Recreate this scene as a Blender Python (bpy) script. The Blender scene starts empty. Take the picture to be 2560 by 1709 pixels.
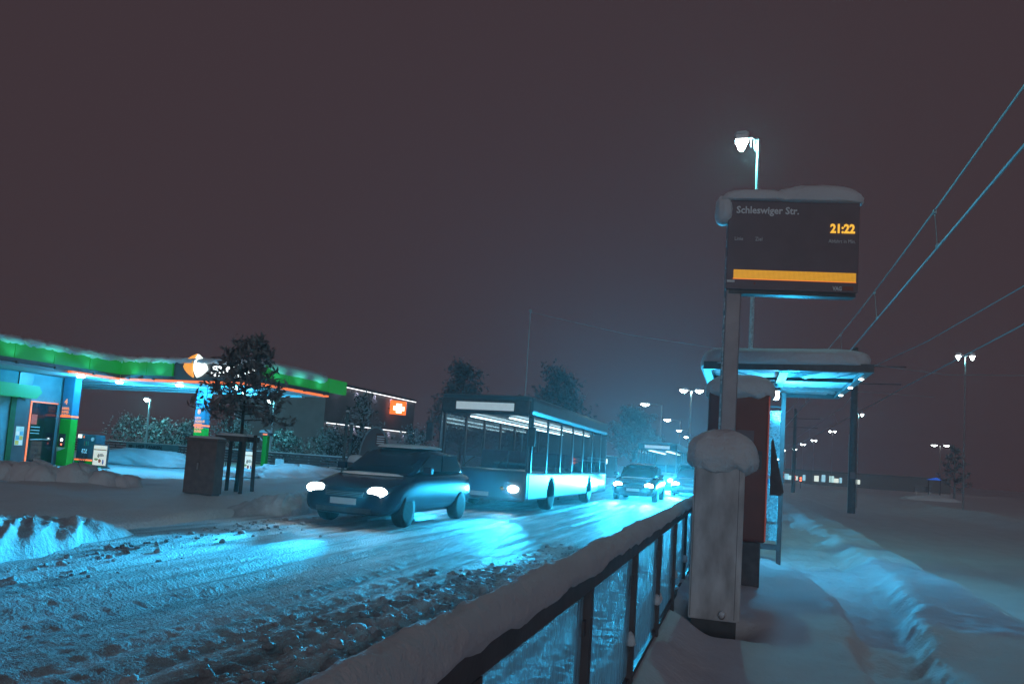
import bpy, bmesh, math, random
import numpy as np
from mathutils import Matrix, Vector

random.seed(7)
rng = np.random.default_rng(7)
scene = bpy.context.scene
COL = scene.collection
R = math.radians

# ------------------------------------------------------------------ camera
cam_d = bpy.data.cameras.new("camera")
cam = bpy.data.objects.new("camera", cam_d)
COL.objects.link(cam)
cam_d.sensor_width = 36.0
cam_d.lens = 25.0
cam_d.shift_y = 0.0581
cam_d.clip_start = 0.05
cam_d.clip_end = 3000


def cam_axes(yaw, pitch, roll):
    f = Vector((-math.sin(yaw) * math.cos(pitch), math.cos(yaw) * math.cos(pitch), math.sin(pitch)))
    r = Vector((math.cos(yaw), math.sin(yaw), 0))
    u = r.cross(f)
    return f, r * math.cos(roll) + u * math.sin(roll), u * math.cos(roll) - r * math.sin(roll)


_f, _r, _u = cam_axes(0.31718653, 0.07858493, 0.06480206)
cam.matrix_world = Matrix(((_r.x, _u.x, -_f.x, 0), (_r.y, _u.y, -_f.y, 0), (_r.z, _u.z, -_f.z, 1.2), (0, 0, 0, 1)))
scene.camera = cam

# ------------------------------------------------------------------ night sky
world = bpy.data.worlds.new("World")
scene.world = world
world.use_nodes = True
bg = world.node_tree.nodes["Background"]
bg.inputs[0].default_value = (0.0485, 0.0320, 0.0385, 1)     # town glow under low cloud
bg.inputs[1].default_value = 1.0

# added soft fill from low behind the camera, brightens upright snow faces
sun_d = bpy.data.lights.new("front_fill", 'SUN')
sun_d.energy = 0.27
sun_d.angle = R(25)
sun_d.color = (0.78, 0.90, 1.0)
sun = bpy.data.objects.new("front_fill", sun_d)
COL.objects.link(sun)
sun.rotation_euler = (R(80), 0, R(14))

scene.view_settings.view_transform = 'Standard'
scene.view_settings.look = 'None'
scene.view_settings.exposure = 0.0
scene.view_settings.gamma = 1.0
scene.cycles.use_denoising = True
scene.cycles.max_bounces = 4
scene.cycles.diffuse_bounces = 2
scene.cycles.transparent_max_bounces = 12
scene.cycles.volume_bounces = 0
scene.cycles.sample_clamp_indirect = 4.0
scene.cycles.sample_clamp_direct = 0.0
scene.cycles.caustics_reflective = False
scene.cycles.caustics_refractive = False
scene.cycles.volume_step_rate = 4.0

# ------------------------------------------------------------------ noise
_T = rng.random((256, 256))


def vnoise(x, y):
    x = np.asarray(x, float); y = np.asarray(y, float)
    xi = np.floor(x).astype(int); yi = np.floor(y).astype(int)
    fx = x - xi; fy = y - yi
    fx = fx * fx * (3 - 2 * fx); fy = fy * fy * (3 - 2 * fy)
    a = _T[xi % 256, yi % 256]; b = _T[(xi + 1) % 256, yi % 256]
    c = _T[xi % 256, (yi + 1) % 256]; d = _T[(xi + 1) % 256, (yi + 1) % 256]
    return (a * (1 - fx) + b * fx) * (1 - fy) + (c * (1 - fx) + d * fx) * fy


def fbm(x, y, o=4, g=0.5):
    s = 0; a = 1.0; t = 0
    for i in range(o):
        s = s + a * vnoise(x * 2 ** i + 17.3 * i, y * 2 ** i + 31.7 * i); t += a; a *= g
    return s / t


def sstep(a, b, x):
    t = np.clip((np.asarray(x, float) - a) / (b - a), 0, 1)
    return t * t * (3 - 2 * t)


# ------------------------------------------------------------------ materials
MATS = {}


def mat(name, col, rough=0.6, metal=0.0, var=0.15, scale=8.0, bump=0.0, bscale=None, emit=None, estr=0.0, col2=None, stretch=None, spec=0.5):
    if name in MATS:
        return MATS[name]
    m = bpy.data.materials.new(name)
    m.use_nodes = True
    nt = m.node_tree; N = nt.nodes; L = nt.links
    b = N["Principled BSDF"]
    b.inputs["Roughness"].default_value = rough
    b.inputs["Metallic"].default_value = metal
    b.inputs["Specular IOR Level"].default_value = spec
    tc = N.new("ShaderNodeTexCoord"); mp = N.new("ShaderNodeMapping")
    L.new(tc.outputs["Object"], mp.inputs[0])
    if stretch: mp.inputs["Scale"].default_value = stretch
    nz = N.new("ShaderNodeTexNoise"); nz.inputs["Scale"].default_value = scale; nz.inputs["Detail"].default_value = 6
    L.new(mp.outputs[0], nz.inputs[0])
    rp = N.new("ShaderNodeValToRGB")
    c2 = col2 if col2 else tuple(max(0, c * (1 - 2 * var)) for c in col)
    rp.color_ramp.elements[0].color = (*c2, 1); rp.color_ramp.elements[0].position = 0.32
    rp.color_ramp.elements[1].color = (*col, 1); rp.color_ramp.elements[1].position = 0.68
    L.new(nz.outputs["Fac"], rp.inputs[0]); L.new(rp.outputs[0], b.inputs["Base Color"])
    if bump:
        n2 = N.new("ShaderNodeTexNoise"); n2.inputs["Scale"].default_value = bscale or scale * 4; n2.inputs["Detail"].default_value = 8
        n2.inputs["Roughness"].default_value = 0.65
        L.new(mp.outputs[0], n2.inputs[0])
        bp = N.new("ShaderNodeBump"); bp.inputs["Strength"].default_value = 1.0; bp.inputs["Distance"].default_value = bump
        L.new(n2.outputs["Fac"], bp.inputs["Height"]); L.new(bp.outputs[0], b.inputs["Normal"])
    if emit:
        b.inputs["Emission Color"].default_value = (*emit, 1)
        b.inputs["Emission Strength"].default_value = estr
    MATS[name] = m
    return m


def emis(name, col, s):
    return mat(name, tuple(min(0.8, c * .6 + .1) for c in col), 0.4, emit=col, estr=s, var=0.05)


def glass(name, tint=(0.75, 0.9, 0.95), gloss=0.12, rough=0.04, frost=0.0, fscale=30, fstretch=(1, 1, 1), fcol=(0.75, 0.8, 0.82)):
    if name in MATS: return MATS[name]
    m = bpy.data.materials.new(name); m.use_nodes = True
    nt = m.node_tree; N = nt.nodes; L = nt.links
    for n in list(N):
        if n.type != 'OUTPUT_MATERIAL': N.remove(n)
    out = [n for n in N if n.type == 'OUTPUT_MATERIAL'][0]
    tr = N.new("ShaderNodeBsdfTransparent"); tr.inputs[0].default_value = (*tint, 1)
    gl = N.new("ShaderNodeBsdfGlossy"); gl.inputs["Roughness"].default_value = rough
    mx = N.new("ShaderNodeMixShader"); mx.inputs[0].default_value = gloss
    L.new(tr.outputs[0], mx.inputs[1]); L.new(gl.outputs[0], mx.inputs[2])
    last = mx
    if frost:
        df = N.new("ShaderNodeBsdfTranslucent"); df.inputs[0].default_value = (*fcol, 1)
        d2 = N.new("ShaderNodeBsdfDiffuse"); d2.inputs[0].default_value = (*fcol, 1)
        ad = N.new("ShaderNodeMixShader"); ad.inputs[0].default_value = 0.22
        L.new(df.outputs[0], ad.inputs[1]); L.new(d2.outputs[0], ad.inputs[2])
        tc = N.new("ShaderNodeTexCoord"); mp = N.new("ShaderNodeMapping"); mp.inputs["Scale"].default_value = fstretch
        L.new(tc.outputs["Object"], mp.inputs[0])
        nz = N.new("ShaderNodeTexNoise"); nz.inputs["Scale"].default_value = fscale; nz.inputs["Detail"].default_value = 7; nz.inputs["Roughness"].default_value = 0.7
        L.new(mp.outputs[0], nz.inputs[0])
        rp = N.new("ShaderNodeValToRGB")
        rp.color_ramp.elements[0].position = 0.40; rp.color_ramp.elements[0].color = (frost * .25,) * 3 + (1,)
        rp.color_ramp.elements[1].position = 0.66; rp.color_ramp.elements[1].color = (min(1, frost * 1.6),) * 3 + (1,)
        L.new(nz.outputs["Fac"], rp.inputs[0])
        m2 = N.new("ShaderNodeMixShader")
        L.new(rp.outputs[0], m2.inputs[0]); L.new(mx.outputs[0], m2.inputs[1]); L.new(ad.outputs[0], m2.inputs[2])
        last = m2
    L.new(last.outputs[0], out.inputs[0])
    MATS[name] = m
    return m


def snow_mat(name, col=(0.80, 0.83, 0.86), bump=0.012, s1=26, s2=140, rough=0.75, dirt=None, dscale=1.2, dstretch=(1, 1, 1)):
    m = bpy.data.materials.new(name); m.use_nodes = True
    nt = m.node_tree; N = nt.nodes; L = nt.links
    b = N["Principled BSDF"]; b.inputs["Roughness"].default_value = rough
    b.inputs["Specular IOR Level"].default_value = 0.35
    tc = N.new("ShaderNodeTexCoord")
    a = N.new("ShaderNodeTexNoise"); a.inputs["Scale"].default_value = s1; a.inputs["Detail"].default_value = 5
    c = N.new("ShaderNodeTexNoise"); c.inputs["Scale"].default_value = s2; c.inputs["Detail"].default_value = 4
    L.new(tc.outputs["Object"], a.inputs[0]); L.new(tc.outputs["Object"], c.inputs[0])
    ma = N.new("ShaderNodeMath"); ma.operation = 'MULTIPLY_ADD'; ma.inputs[1].default_value = 0.35
    L.new(c.outputs["Fac"], ma.inputs[0]); L.new(a.outputs["Fac"], ma.inputs[2])
    bp = N.new("ShaderNodeBump"); bp.inputs["Distance"].default_value = bump; bp.inputs["Strength"].default_value = 1
    L.new(ma.outputs[0], bp.inputs["Height"]); L.new(bp.outputs[0], b.inputs["Normal"])
    mp = N.new("ShaderNodeMapping"); mp.inputs["Scale"].default_value = dstretch
    L.new(tc.outputs["Object"], mp.inputs[0])
    d = N.new("ShaderNodeTexNoise"); d.inputs["Scale"].default_value = dscale; d.inputs["Detail"].default_value = 8; d.inputs["Roughness"].default_value = 0.65
    L.new(mp.outputs[0], d.inputs[0])
    rp = N.new("ShaderNodeValToRGB")
    dc = dirt if dirt else tuple(x * .93 for x in col)
    rp.color_ramp.elements[0].position = 0.36; rp.color_ramp.elements[0].color = (*dc, 1)
    rp.color_ramp.elements[1].position = 0.60; rp.color_ramp.elements[1].color = (*col, 1)
    L.new(d.outputs["Fac"], rp.inputs[0]); L.new(rp.outputs[0], b.inputs["Base Color"])
    MATS[name] = m
    return m


SNOW = snow_mat("fresh_snow")
SNOWC = snow_mat("crusted_snow", (0.76, 0.79, 0.82), 0.030, 14, 60)
ROADSNOW = snow_mat("packed_road_snow", (0.66, 0.70, 0.73), 0.040, 34, 120, rough=0.6, dirt=(0.26, 0.27, 0.28), dscale=1.6, dstretch=(2.4, 0.22, 1))
BANKSNOW = snow_mat("ploughed_snow", (0.66, 0.70, 0.73), 0.03, 12, 50, dirt=(0.42, 0.43, 0.44), dscale=2.0)
GALV = mat("galvanised_steel", (0.62, 0.60, 0.60), 0.42, 0.85, 0.10, 14, 0.002, 60)
DARKST = mat("dark_painted_steel", (0.50, 0.45, 0.46), 0.38, 0.75, 0.12, 10, 0.002, 50)
BLACK = mat("dark_plastic", (0.09, 0.08, 0.085), 0.45, 0.0, 0.2, 10)
RUBBER = mat("tyre_rubber", (0.03, 0.03, 0.03), 0.85, var=0.3, scale=20)
BARK = mat("bark", (0.10, 0.075, 0.06), 0.9, var=0.35, scale=18, bump=0.01, stretch=(1, 1, .3))
CREAM = emis("headlamp_glow", (1.0, 0.98, 0.9), 30)
WARMW = emis("led_white", (0.85, 1.0, 0.97), 18)
REDL = emis("red_lamp", (1.0, 0.14, 0.06), 4)
AMBER = emis("amber_led", (1.0, 0.52, 0.04), 0.95)
ORANGE = emis("orange_neon", (1.0, 0.19, 0.04), 1.15)
WINDOWGL = glass("window_glass", (0.8, 0.9, 0.93), 0.14)

CY = (0.022, 0.44, 0.80)       # tint of the lamps' light
TEAL = (0.10, 0.62, 0.70)


# ------------------------------------------------------------------ mesh building
class MB:
    def __init__(s): s.v = []; s.f = []

    def add(s, vs, fs):
        o = len(s.v); s.v += [tuple(p) for p in vs]; s.f += [tuple(i + o for i in q) for q in fs]; return s

    def box(s, x0, x1, y0, y1, z0, z1, rz=0, piv=None, top=None):
        t = top or (0, 0)
        vs = [(x0, y0, z0), (x1, y0, z0), (x1, y1, z0), (x0, y1, z0),
              (x0 + t[0], y0 + t[1], z1), (x1 - t[0], y0 + t[1], z1), (x1 - t[0], y1 - t[1], z1), (x0 + t[0], y1 - t[1], z1)]
        if rz:
            px, py = piv or ((x0 + x1) / 2, (y0 + y1) / 2); c, sn = math.cos(rz), math.sin(rz)
            vs = [(px + (x - px) * c - (y - py) * sn, py + (x - px) * sn + (y - py) * c, z) for x, y, z in vs]
        return s.add(vs, [(0, 3, 2, 1), (4, 5, 6, 7), (0, 1, 5, 4), (1, 2, 6, 5), (2, 3, 7, 6), (3, 0, 4, 7)])

    def rbox(s, x0, x1, y0, y1, z0, z1, b=0.02):
        """box with chamfered vertical and horizontal edges"""
        bm = bmesh.new(); bmesh.ops.create_cube(bm, size=1)
        for v in bm.verts:
            v.co = Vector(((x0 + x1) / 2 + v.co.x * (x1 - x0), (y0 + y1) / 2 + v.co.y * (y1 - y0), (z0 + z1) / 2 + v.co.z * (z1 - z0)))
        bmesh.ops.bevel(bm, geom=bm.edges[:], offset=b, segments=2, affect='EDGES', profile=0.6)
        s.add([v.co[:] for v in bm.verts], [[v.index for v in f.verts] for f in bm.faces]); bm.free(); return s

    def tube(s, pts, r, n=8, cap=True):
        pts = [Vector(p) for p in pts]
        rs = r if isinstance(r, (list, tuple)) else [r] * len(pts)
        vs = []; fs = []; up = None
        for i, p in enumerate(pts):
            d = (pts[min(i + 1, len(pts) - 1)] - pts[max(i - 1, 0)])
            d = d.normalized() if d.length > 1e-9 else Vector((0, 0, 1))
            if up is None:
                up = Vector((0, 0, 1)) if abs(d.z) < .9 else Vector((1, 0, 0))
            a = d.cross(up); a = a.normalized() if a.length > 1e-6 else Vector((1, 0, 0)); bb = a.cross(d).normalized(); up = bb
            for k in range(n):
                t = 2 * math.pi * k / n
                vs.append(p + a * (rs[i] * math.cos(t)) + bb * (rs[i] * math.sin(t)))
        for i in range(len(pts) - 1):
            for k in range(n):
                fs.append((i * n + k, i * n + (k + 1) % n, (i + 1) * n + (k + 1) % n, (i + 1) * n + k))
        if cap:
            fs.append(tuple(range(n))[::-1]); fs.append(tuple(range((len(pts) - 1) * n, len(pts) * n)))
        return s.add(vs, fs)

    def lathe(s, prof, c=(0, 0, 0), n=16, axis='z'):
        vs = []; fs = []
        for r, h in prof:
            for k in range(n):
                t = 2 * math.pi * k / n; x, y = r * math.cos(t), r * math.sin(t)
                q = (x, y, h) if axis == 'z' else ((h, x, y) if axis == 'x' else (x, h, y))
                vs.append((q[0] + c[0], q[1] + c[1], q[2] + c[2]))
        for i in range(len(prof) - 1):
            for k in range(n):
                fs.append((i * n + k, i * n + (k + 1) % n, (i + 1) * n + (k + 1) % n, (i + 1) * n + k))
        fs.append(tuple(range(n))[::-1]); fs.append(tuple(range((len(prof) - 1) * n, len(prof) * n)))
        return s.add(vs, fs)

    def prism(s, poly, y0, y1, plane='xz'):
        n = len(poly)
        f = {'xz': lambda a, b, t: (a, t, b), 'yz': lambda a, b, t: (t, a, b), 'xy': lambda a, b, t: (a, b, t)}[plane]
        vs = [f(a, b, y0) for a, b in poly] + [f(a, b, y1) for a, b in poly]
        fs = [tuple(range(n)), tuple(range(n, 2 * n))[::-1]] + [(i, i + n, (i + 1) % n + n, (i + 1) % n) for i in range(n)]
        return s.add(vs, fs)

    def build(s, name, m, parent=None, smooth=False, fix=True):
        me = bpy.data.meshes.new(name); me.from_pydata(s.v, [], s.f)
        if fix:
            bm = bmesh.new(); bm.from_mesh(me); bmesh.ops.recalc_face_normals(bm, faces=bm.faces); bm.to_mesh(me); bm.free()
        return link(name, me, m, parent, smooth)


def link(name, me, m, parent=None, smooth=False):
    if m: me.materials.append(m)
    if smooth:
        me.polygons.foreach_set("use_smooth", [True] * len(me.polygons))
    o = bpy.data.objects.new(name, me); COL.objects.link(o)
    if parent: o.parent = parent
    return o


def tag(o, label=None, cat=None, group=None, kind=None):
    if label: o["label"] = label
    if cat: o["category"] = cat
    if group: o["group"] = group
    if kind: o["kind"] = kind
    return o


def empty(name, loc=(0, 0, 0), rz=0, label=None, cat=None, group=None):
    o = bpy.data.objects.new(name, None); COL.objects.link(o)
    o.location = loc; o.rotation_euler = (0, 0, rz); o.empty_display_size = .2
    return tag(o, label, cat, group)


def copy_tree(o, parent=None):
    c = o.copy(); COL.objects.link(c); c.parent = parent
    if o.type == 'LIGHT': c.data = o.data
    for ch in list(o.children): copy_tree(ch, c)
    return c


def grid_mesh(name, X, Y, Z, m, parent=None, smooth=True):
    n, k = X.shape
    me = bpy.data.meshes.new(name)
    co = np.stack([X, Y, Z], -1).reshape(-1, 3)
    idx = np.arange(n * k).reshape(n, k)
    q = np.stack([idx[:-1, :-1], idx[:-1, 1:], idx[1:, 1:], idx[1:, :-1]], -1).reshape(-1, 4)
    return np_mesh(name, co, q, m, parent, smooth)


def np_mesh(name, co, q, m, parent=None, smooth=False):
    me = bpy.data.meshes.new(name)
    me.vertices.add(len(co)); me.vertices.foreach_set("co", np.ascontiguousarray(co, dtype=np.float32).ravel())
    k = q.shape[1]
    me.loops.add(q.size); me.loops.foreach_set("vertex_index", np.ascontiguousarray(q, dtype=np.int32).ravel())
    me.polygons.add(len(q)); me.polygons.foreach_set("loop_start", np.arange(0, q.size, k, dtype=np.int32))
    me.polygons.foreach_set("loop_total", np.full(len(q), k, dtype=np.int32))
    me.update(calc_edges=True); me.validate()
    return link(name, me, m, parent, smooth)


def blob(name, c, s, m=None, parent=None, p=3.0, noise=0.12, nf=2.5, seed=0, nu=48, nv=24, flat=0.35, droop=0.0, ve=.75, vz=.8):
    """snow cap: superellipsoid, flattened below, edge uneven; c = centre of its base"""
    m = m or SNOW
    u = np.linspace(0, 2 * np.pi, nu, endpoint=False); v = np.linspace(-np.pi / 2, np.pi / 2, nv)
    U, V = np.meshgrid(u, v)
    e = 2.0 / p
    sg = lambda w, q: np.sign(w) * np.abs(w) ** q
    x = sg(np.cos(V), ve) * sg(np.cos(U), e); y = sg(np.cos(V), ve) * sg(np.sin(U), e); z = sg(np.sin(V), vz)
    nz = fbm(np.cos(U) * nf + 40 + seed * 7.1 + V * nf * .4, np.sin(U) * nf + 40 + V * nf * .6 + seed * 3.3, 4) - .5
    k = 1 + noise * 2 * nz
    x = x * k; y = y * k
    z = np.where(z < 0, z * flat * (1 + droop * (1 + 3 * nz)), z * (1 + noise * 1.6 * nz))
    fine = (fbm(U * 6 + seed, V * 9 + 5, 3) - .5) * noise * .25
    X = c[0] + x * (1 + fine) * s[0] / 2; Y = c[1] + y * (1 + fine) * s[1] / 2; Z = c[2] + z * s[2]
    co = np.stack([X, Y, Z], -1).reshape(-1, 3)
    idx = np.arange(nu * nv).reshape(nv, nu); nx = np.roll(idx, -1, 1)
    q = np.stack([idx[:-1], nx[:-1], nx[1:], idx[1:]], -1).reshape(-1, 4)
    return np_mesh(name, co, q, m, parent, True)


def text(name, body, size, m, parent, loc, rot=(math.pi / 2, 0, 0), ext=0.004, bold=0.0, align='LEFT', width=None):
    cu = bpy.data.curves.new(name, 'FONT'); cu.body = body; cu.size = size; cu.extrude = ext; cu.offset = bold
    cu.align_x = align; cu.resolution_u = 2
    t = bpy.data.objects.new(name, cu); COL.objects.link(t)
    dg = bpy.context.evaluated_depsgraph_get()
    me = bpy.data.meshes.new_from_object(t.evaluated_get(dg)); bpy.data.objects.remove(t)
    o = link(name, me, m, parent); o.location = loc; o.rotation_euler = rot
    if width and len(me.vertices):
        xs = [v.co.x for v in me.vertices]; o.scale = (width / (max(xs) - min(xs)), 1, 1)
    return o


def lamp_light(name, kind, loc, energy, col, parent=None, direction=None, size=1.2, blend=0.5, radius=0.05):
    d = bpy.data.lights.new(name, kind); d.energy = energy; d.color = col
    d.shadow_soft_size = radius
    if kind == 'SPOT': d.spot_size = size; d.spot_blend = blend
    o = bpy.data.objects.new(name, d); COL.objects.link(o); o.location = loc
    if direction is not None: o.rotation_euler = Vector(direction).to_track_quat('-Z', 'Y').to_euler()
    if parent: o.parent = parent
    return o


# ================================================================== THE SETTING
# ---- ground, one sheet to the horizon
gx = np.concatenate([[-900, -300, -120], np.linspace(-60, 60, 61), [120, 300, 900]])
gy = np.concatenate([[-300, -60], np.linspace(-20, 160, 91), [260, 500, 1500]])
GX, GY = np.meshgrid(gx, gy)
near = (np.abs(GX) < 61) & (GY < 161) & (GY > -21)
GZ = -0.50 + np.where(near, 0.10 * (fbm(GX * .35, GY * .35, 3) - .5), 0)
tag(grid_mesh("ground", GX, GY, GZ, SNOWC), kind="structure")


def xl(y): return np.interp(y, [-5, 5, 8, 11, 18, 25, 32, 45, 80, 260], [-7.0, -7.3, -8.3, -8.6, -8.6, -8.3, -7.2, -7.0, -7.2, -7.5])
def xr(y): return np.interp(y, [-5, 20, 45, 260], [-0.95, -0.95, -0.8, -0.8])


# ---- road: packed, rutted, clodded snow
ys = np.concatenate([np.arange(-1, 2.5, .08), np.arange(2.5, 13, .03), np.arange(13, 22, .07), np.arange(22, 45, .2), np.arange(45, 120, 1.0), [160, 260]])
ts = np.linspace(0, 1, 240)
TT, YY = np.meshgrid(ts, ys)
XX = xl(YY) - .35 + (xr(YY) + .25 - xl(YY) + .35) * TT
wob = (fbm(YY * .08, YY * 0 + 3, 2) - .5) * .8
lane = XX + wob
rut = (fbm(lane * 2.2, YY * .04, 3) - .5) * .035 + (fbm(lane * 6.5, YY * .10, 3) - .5) * .04 + (fbm(lane * 16, YY * .25, 2) - .5) * .014
for xc, dep, w in ((-3.6, .05, .13), (-4.05, .035, .08), (-4.9, .05, .12), (-5.4, .06, .15), (-5.75, .03, .07), (-6.5, .05, .14), (-7.1, .05, .12), (-7.6, .04, .1)):
    rut -= dep * np.exp(-((lane - xc) / w) ** 2) * (.6 + .8 * fbm(lane * 0 + xc, YY * .3, 2))
crust = (fbm(XX * 24, YY * 15, 3) - .5) * .013 + (fbm(XX * 7, YY * 1.1, 3) - .5) * .012
clodb = np.exp(-((XX + 2.5 + (fbm(YY * .4, YY * 0 + 9, 2) - .5) * 1.0) / .52) ** 2) * sstep(13, 9, YY)
ridg = 1 - np.abs(2 * fbm(XX * 4.2, YY * 3.6, 4) - 1)
clod = clodb * ((ridg - .50) * .15 + (vnoise(XX * 11, YY * 9) - .5) * .05)
edge = sstep(.0, .03, TT) * sstep(1, .97, TT)
RZ = -0.20 + rut + crust + clod - (1 - edge) * .35
road = tag(grid_mesh("road", XX, YY, RZ, ROADSNOW), kind="structure")


def road_z(x, y):
    i = int(np.argmin(np.abs(ys - y))); j = int(np.argmin(np.abs(XX[i] - x))); return float(RZ[i, j])


# ---- pavement across the road
px_ = np.linspace(-17.5, -7.6, 90); py_ = np.concatenate([np.arange(2, 36, .15), np.arange(36, 120, 2)])
PX, PY = np.meshgrid(px_, py_)
gap = np.exp(-((PY - 8.6 + (PX + 8.5) * .1) / 1.5) ** 4)
PZ = -.13 + (fbm(PX * 1.1, PY * 1.1, 4) - .5) * .16 - gap * .12
PZ -= sstep(-16.4, -17.4, PX) * .45 + sstep(xl(PY) - .9, xl(PY) - .1, PX) * .5
tag(grid_mesh("pavement", PX, PY, PZ, SNOWC), kind="structure")

# ---- the tram stop's platform
hx = np.linspace(-.84, 2.95, 160); hy = np.concatenate([np.arange(-1.5, 3, .12), np.arange(3, 13, .035), np.arange(13, 20, .1), np.arange(20, 48, .4)])
HX, HY = np.meshgrid(hx, hy)
HZ = (fbm(HX * .9, HY * .7, 3) - .5) * .16
pc = np.interp(HY, [0, 4.9, 6.8, 8.5, 10.3, 11.5, 14], [.95, 1.05, 1.18, 1.35, 1.1, .9, .9]) + (fbm(HY * .9, HY * 0 + 2, 2) - .5) * .25
pw = np.interp(HY, [0, 5, 7, 9, 10.5, 12], [.22, .24, .26, .42, .75, .85])
tr = np.exp(-((HX - pc + .10 * (fbm(HX * 5, HY * 5, 3) - .5)) / pw) ** 6)
HZ -= tr * (.17 + .06 * (fbm(HX * 4.5, HY * 4, 3) - .5) * 2) * sstep(3.6, 6, HY)
HZ += np.exp(-((np.abs(HX - pc) - pw * 1.25) / .16) ** 2) * .06 * (fbm(HX * 3, HY * 3, 3) - .2) * sstep(3.6, 6, HY)
HZ += sstep(-.15, -.5, HX) * .13 * (.6 + .8 * fbm(HY * .8, HX * 0 + 5, 2))          # drift against the railing
HZ += np.exp(-(((HX - .55) / .5) ** 2 + ((HY - 9.05) / .55) ** 2)) * .10
hole = np.exp(-(((HX + .18) / .34) ** 4 + ((HY - 5.98) / .26) ** 4)); HZ -= hole * .14
HZ += (fbm(HX * 6, HY * 6, 3) - .5) * .02
eg = 2.66 + (fbm(HY * .5, HY * 0 + 7, 3) - .5) * .16
HZ -= sstep(eg - .12, eg + .22, HX) * .45 + sstep(-.68, -.82, HX) * .45
tag(grid_mesh("platform", HX, HY, HZ, SNOW), kind="structure")

# ---- the track bed, rails under snow
bx_ = np.concatenate([np.arange(2.6, 11.5, .12), np.arange(11.5, 24, .6), [30, 45]]); by_ = np.concatenate([np.arange(-1, 25, .18), np.arange(25, 60, .5), np.arange(60, 170, 3)])
BX, BY = np.meshgrid(bx_, by_)
BZ = -.28 + (fbm(BX * .5, BY * .3, 3) - .5) * .12 + (fbm(BX * 2.2, BY * 1.1, 3) - .5) * .05
for xc in (2.9, 4.3, 6.1, 7.5):
    BZ -= .035 * np.exp(-((BX - xc) / .09) ** 2)
BZ += .42 * np.exp(-((BX - 10.4 - .4 * (fbm(BY * .2, BY * 0, 2) - .5)) / .9) ** 2) * (.35 + .9 * fbm(BX * .8, BY * .35, 3))
tag(grid_mesh("track_bed", BX, BY, BZ, SNOW), kind="structure")


# ---- ploughed banks along the far kerb
def bank(y0, y1, label, seed):
    yy = np.arange(y0, y1, .06); tt = np.linspace(0, 1, 56)
    T, Yb = np.meshgrid(tt, yy)
    e = (fbm(Yb * .6 + seed, T * 0 + 1, 2) - .5) * .5
    Xb = xl(Yb) + .30 + e * .4 - 1.75 * T
    prof = np.sin(np.pi * np.clip(T, 0, 1) ** .62) ** .75
    ends = sstep(y0, y0 + .9, Yb) * sstep(y1, y1 - 1.6, Yb)
    h = (.25 + .26 * fbm(Yb * .55 + seed, T * 1.2, 3))
    sh = Yb * 3.2 - T * 7.5
    rid = 1 - np.abs(2 * fbm(sh, T * 1.6 + Yb * .25, 3) - 1)
    Z = -.28 + ends * prof * (h + (rid - .6) * .15 + (fbm(Yb * 7, T * 9, 3) - .5) * .12)
    Xb = Xb + ends * prof * (fbm(sh + 9, T * 3, 3) - .5) * .35
    return tag(grid_mesh("snow_bank", Xb, Yb, Z, BANKSNOW), label, "snow bank", "ploughed snow along the far kerb")


bank(2.2, 8.6, "short ploughed snow bank at the near end of the far kerb", 1)
bank(11.4, 33.5, "long ploughed snow bank with slanting ridges along the far kerb", 5)


# ---- loose clods in the gutter beside the railing
def ico(sub=1):
    bm = bmesh.new(); bmesh.ops.create_icosphere(bm, subdivisions=sub, radius=1)
    v = np.array([x.co[:] for x in bm.verts]); bm.verts.index_update(); f = np.array([[x.index for x in q.verts] for q in bm.faces]); bm.free()
    return v, f


IV, IF = ico(2)


def clods(name, pts, sizes, m, smooth=False):
    V = []; F = []; o = 0
    for (x, y, z), s in zip(pts, sizes):
        sc = s * rng.uniform(.5, 1.3, 3) * (1, 1, .75); n = rng.normal(size=(4, 3)); ph = rng.uniform(0, 6, 4)
        n = n / np.linalg.norm(n, axis=1)[:, None]
        k = 1 + sum((.30, .22, .16, .12)[i] * np.sin(IV @ n[i] * (1.6 + 1.5 * i) + ph[i]) for i in range(4))
        k = np.minimum(k, 1.05 + .12 * np.sin(IV @ n[3] * 9))
        V.append(IV * k[:, None] * sc + (x, y, z)); F.append(IF + o); o += len(IV)
    return np_mesh(name, np.concatenate(V), np.concatenate(F), m, None, smooth)


pts = []; szs = []
for i in range(1500):
    y = 2.6 + 9.2 * rng.random() ** 1.25
    x = -2.5 + rng.normal() * .45 - (fbm(y * .4, 9.0, 2) - .5) * 1.0
    if x > -.85: continue
    s = .008 + .055 * rng.random() ** 4
    pts.append((x, y, road_z(x, y) + s * .05)); szs.append(s)
tag(clods("snow_clods", pts, szs, ROADSNOW), "loose frozen snow clods strewn in the gutter beside the railing", "snow", kind="stuff")
pts = []; szs = []
for i in range(900):
    y = 2.5 + 28 * rng.random(); x = float(xl(y)) + .5 + abs(rng.normal()) * .5
    s = .012 + .05 * rng.random() ** 4
    pts.append((x, y, road_z(x, y) + s * .2)); szs.append(s)
tag(clods("snow_crumbs", pts, szs, ROADSNOW), "crumbs of ploughed snow at the foot of the far bank", "snow", kind="stuff")

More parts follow.
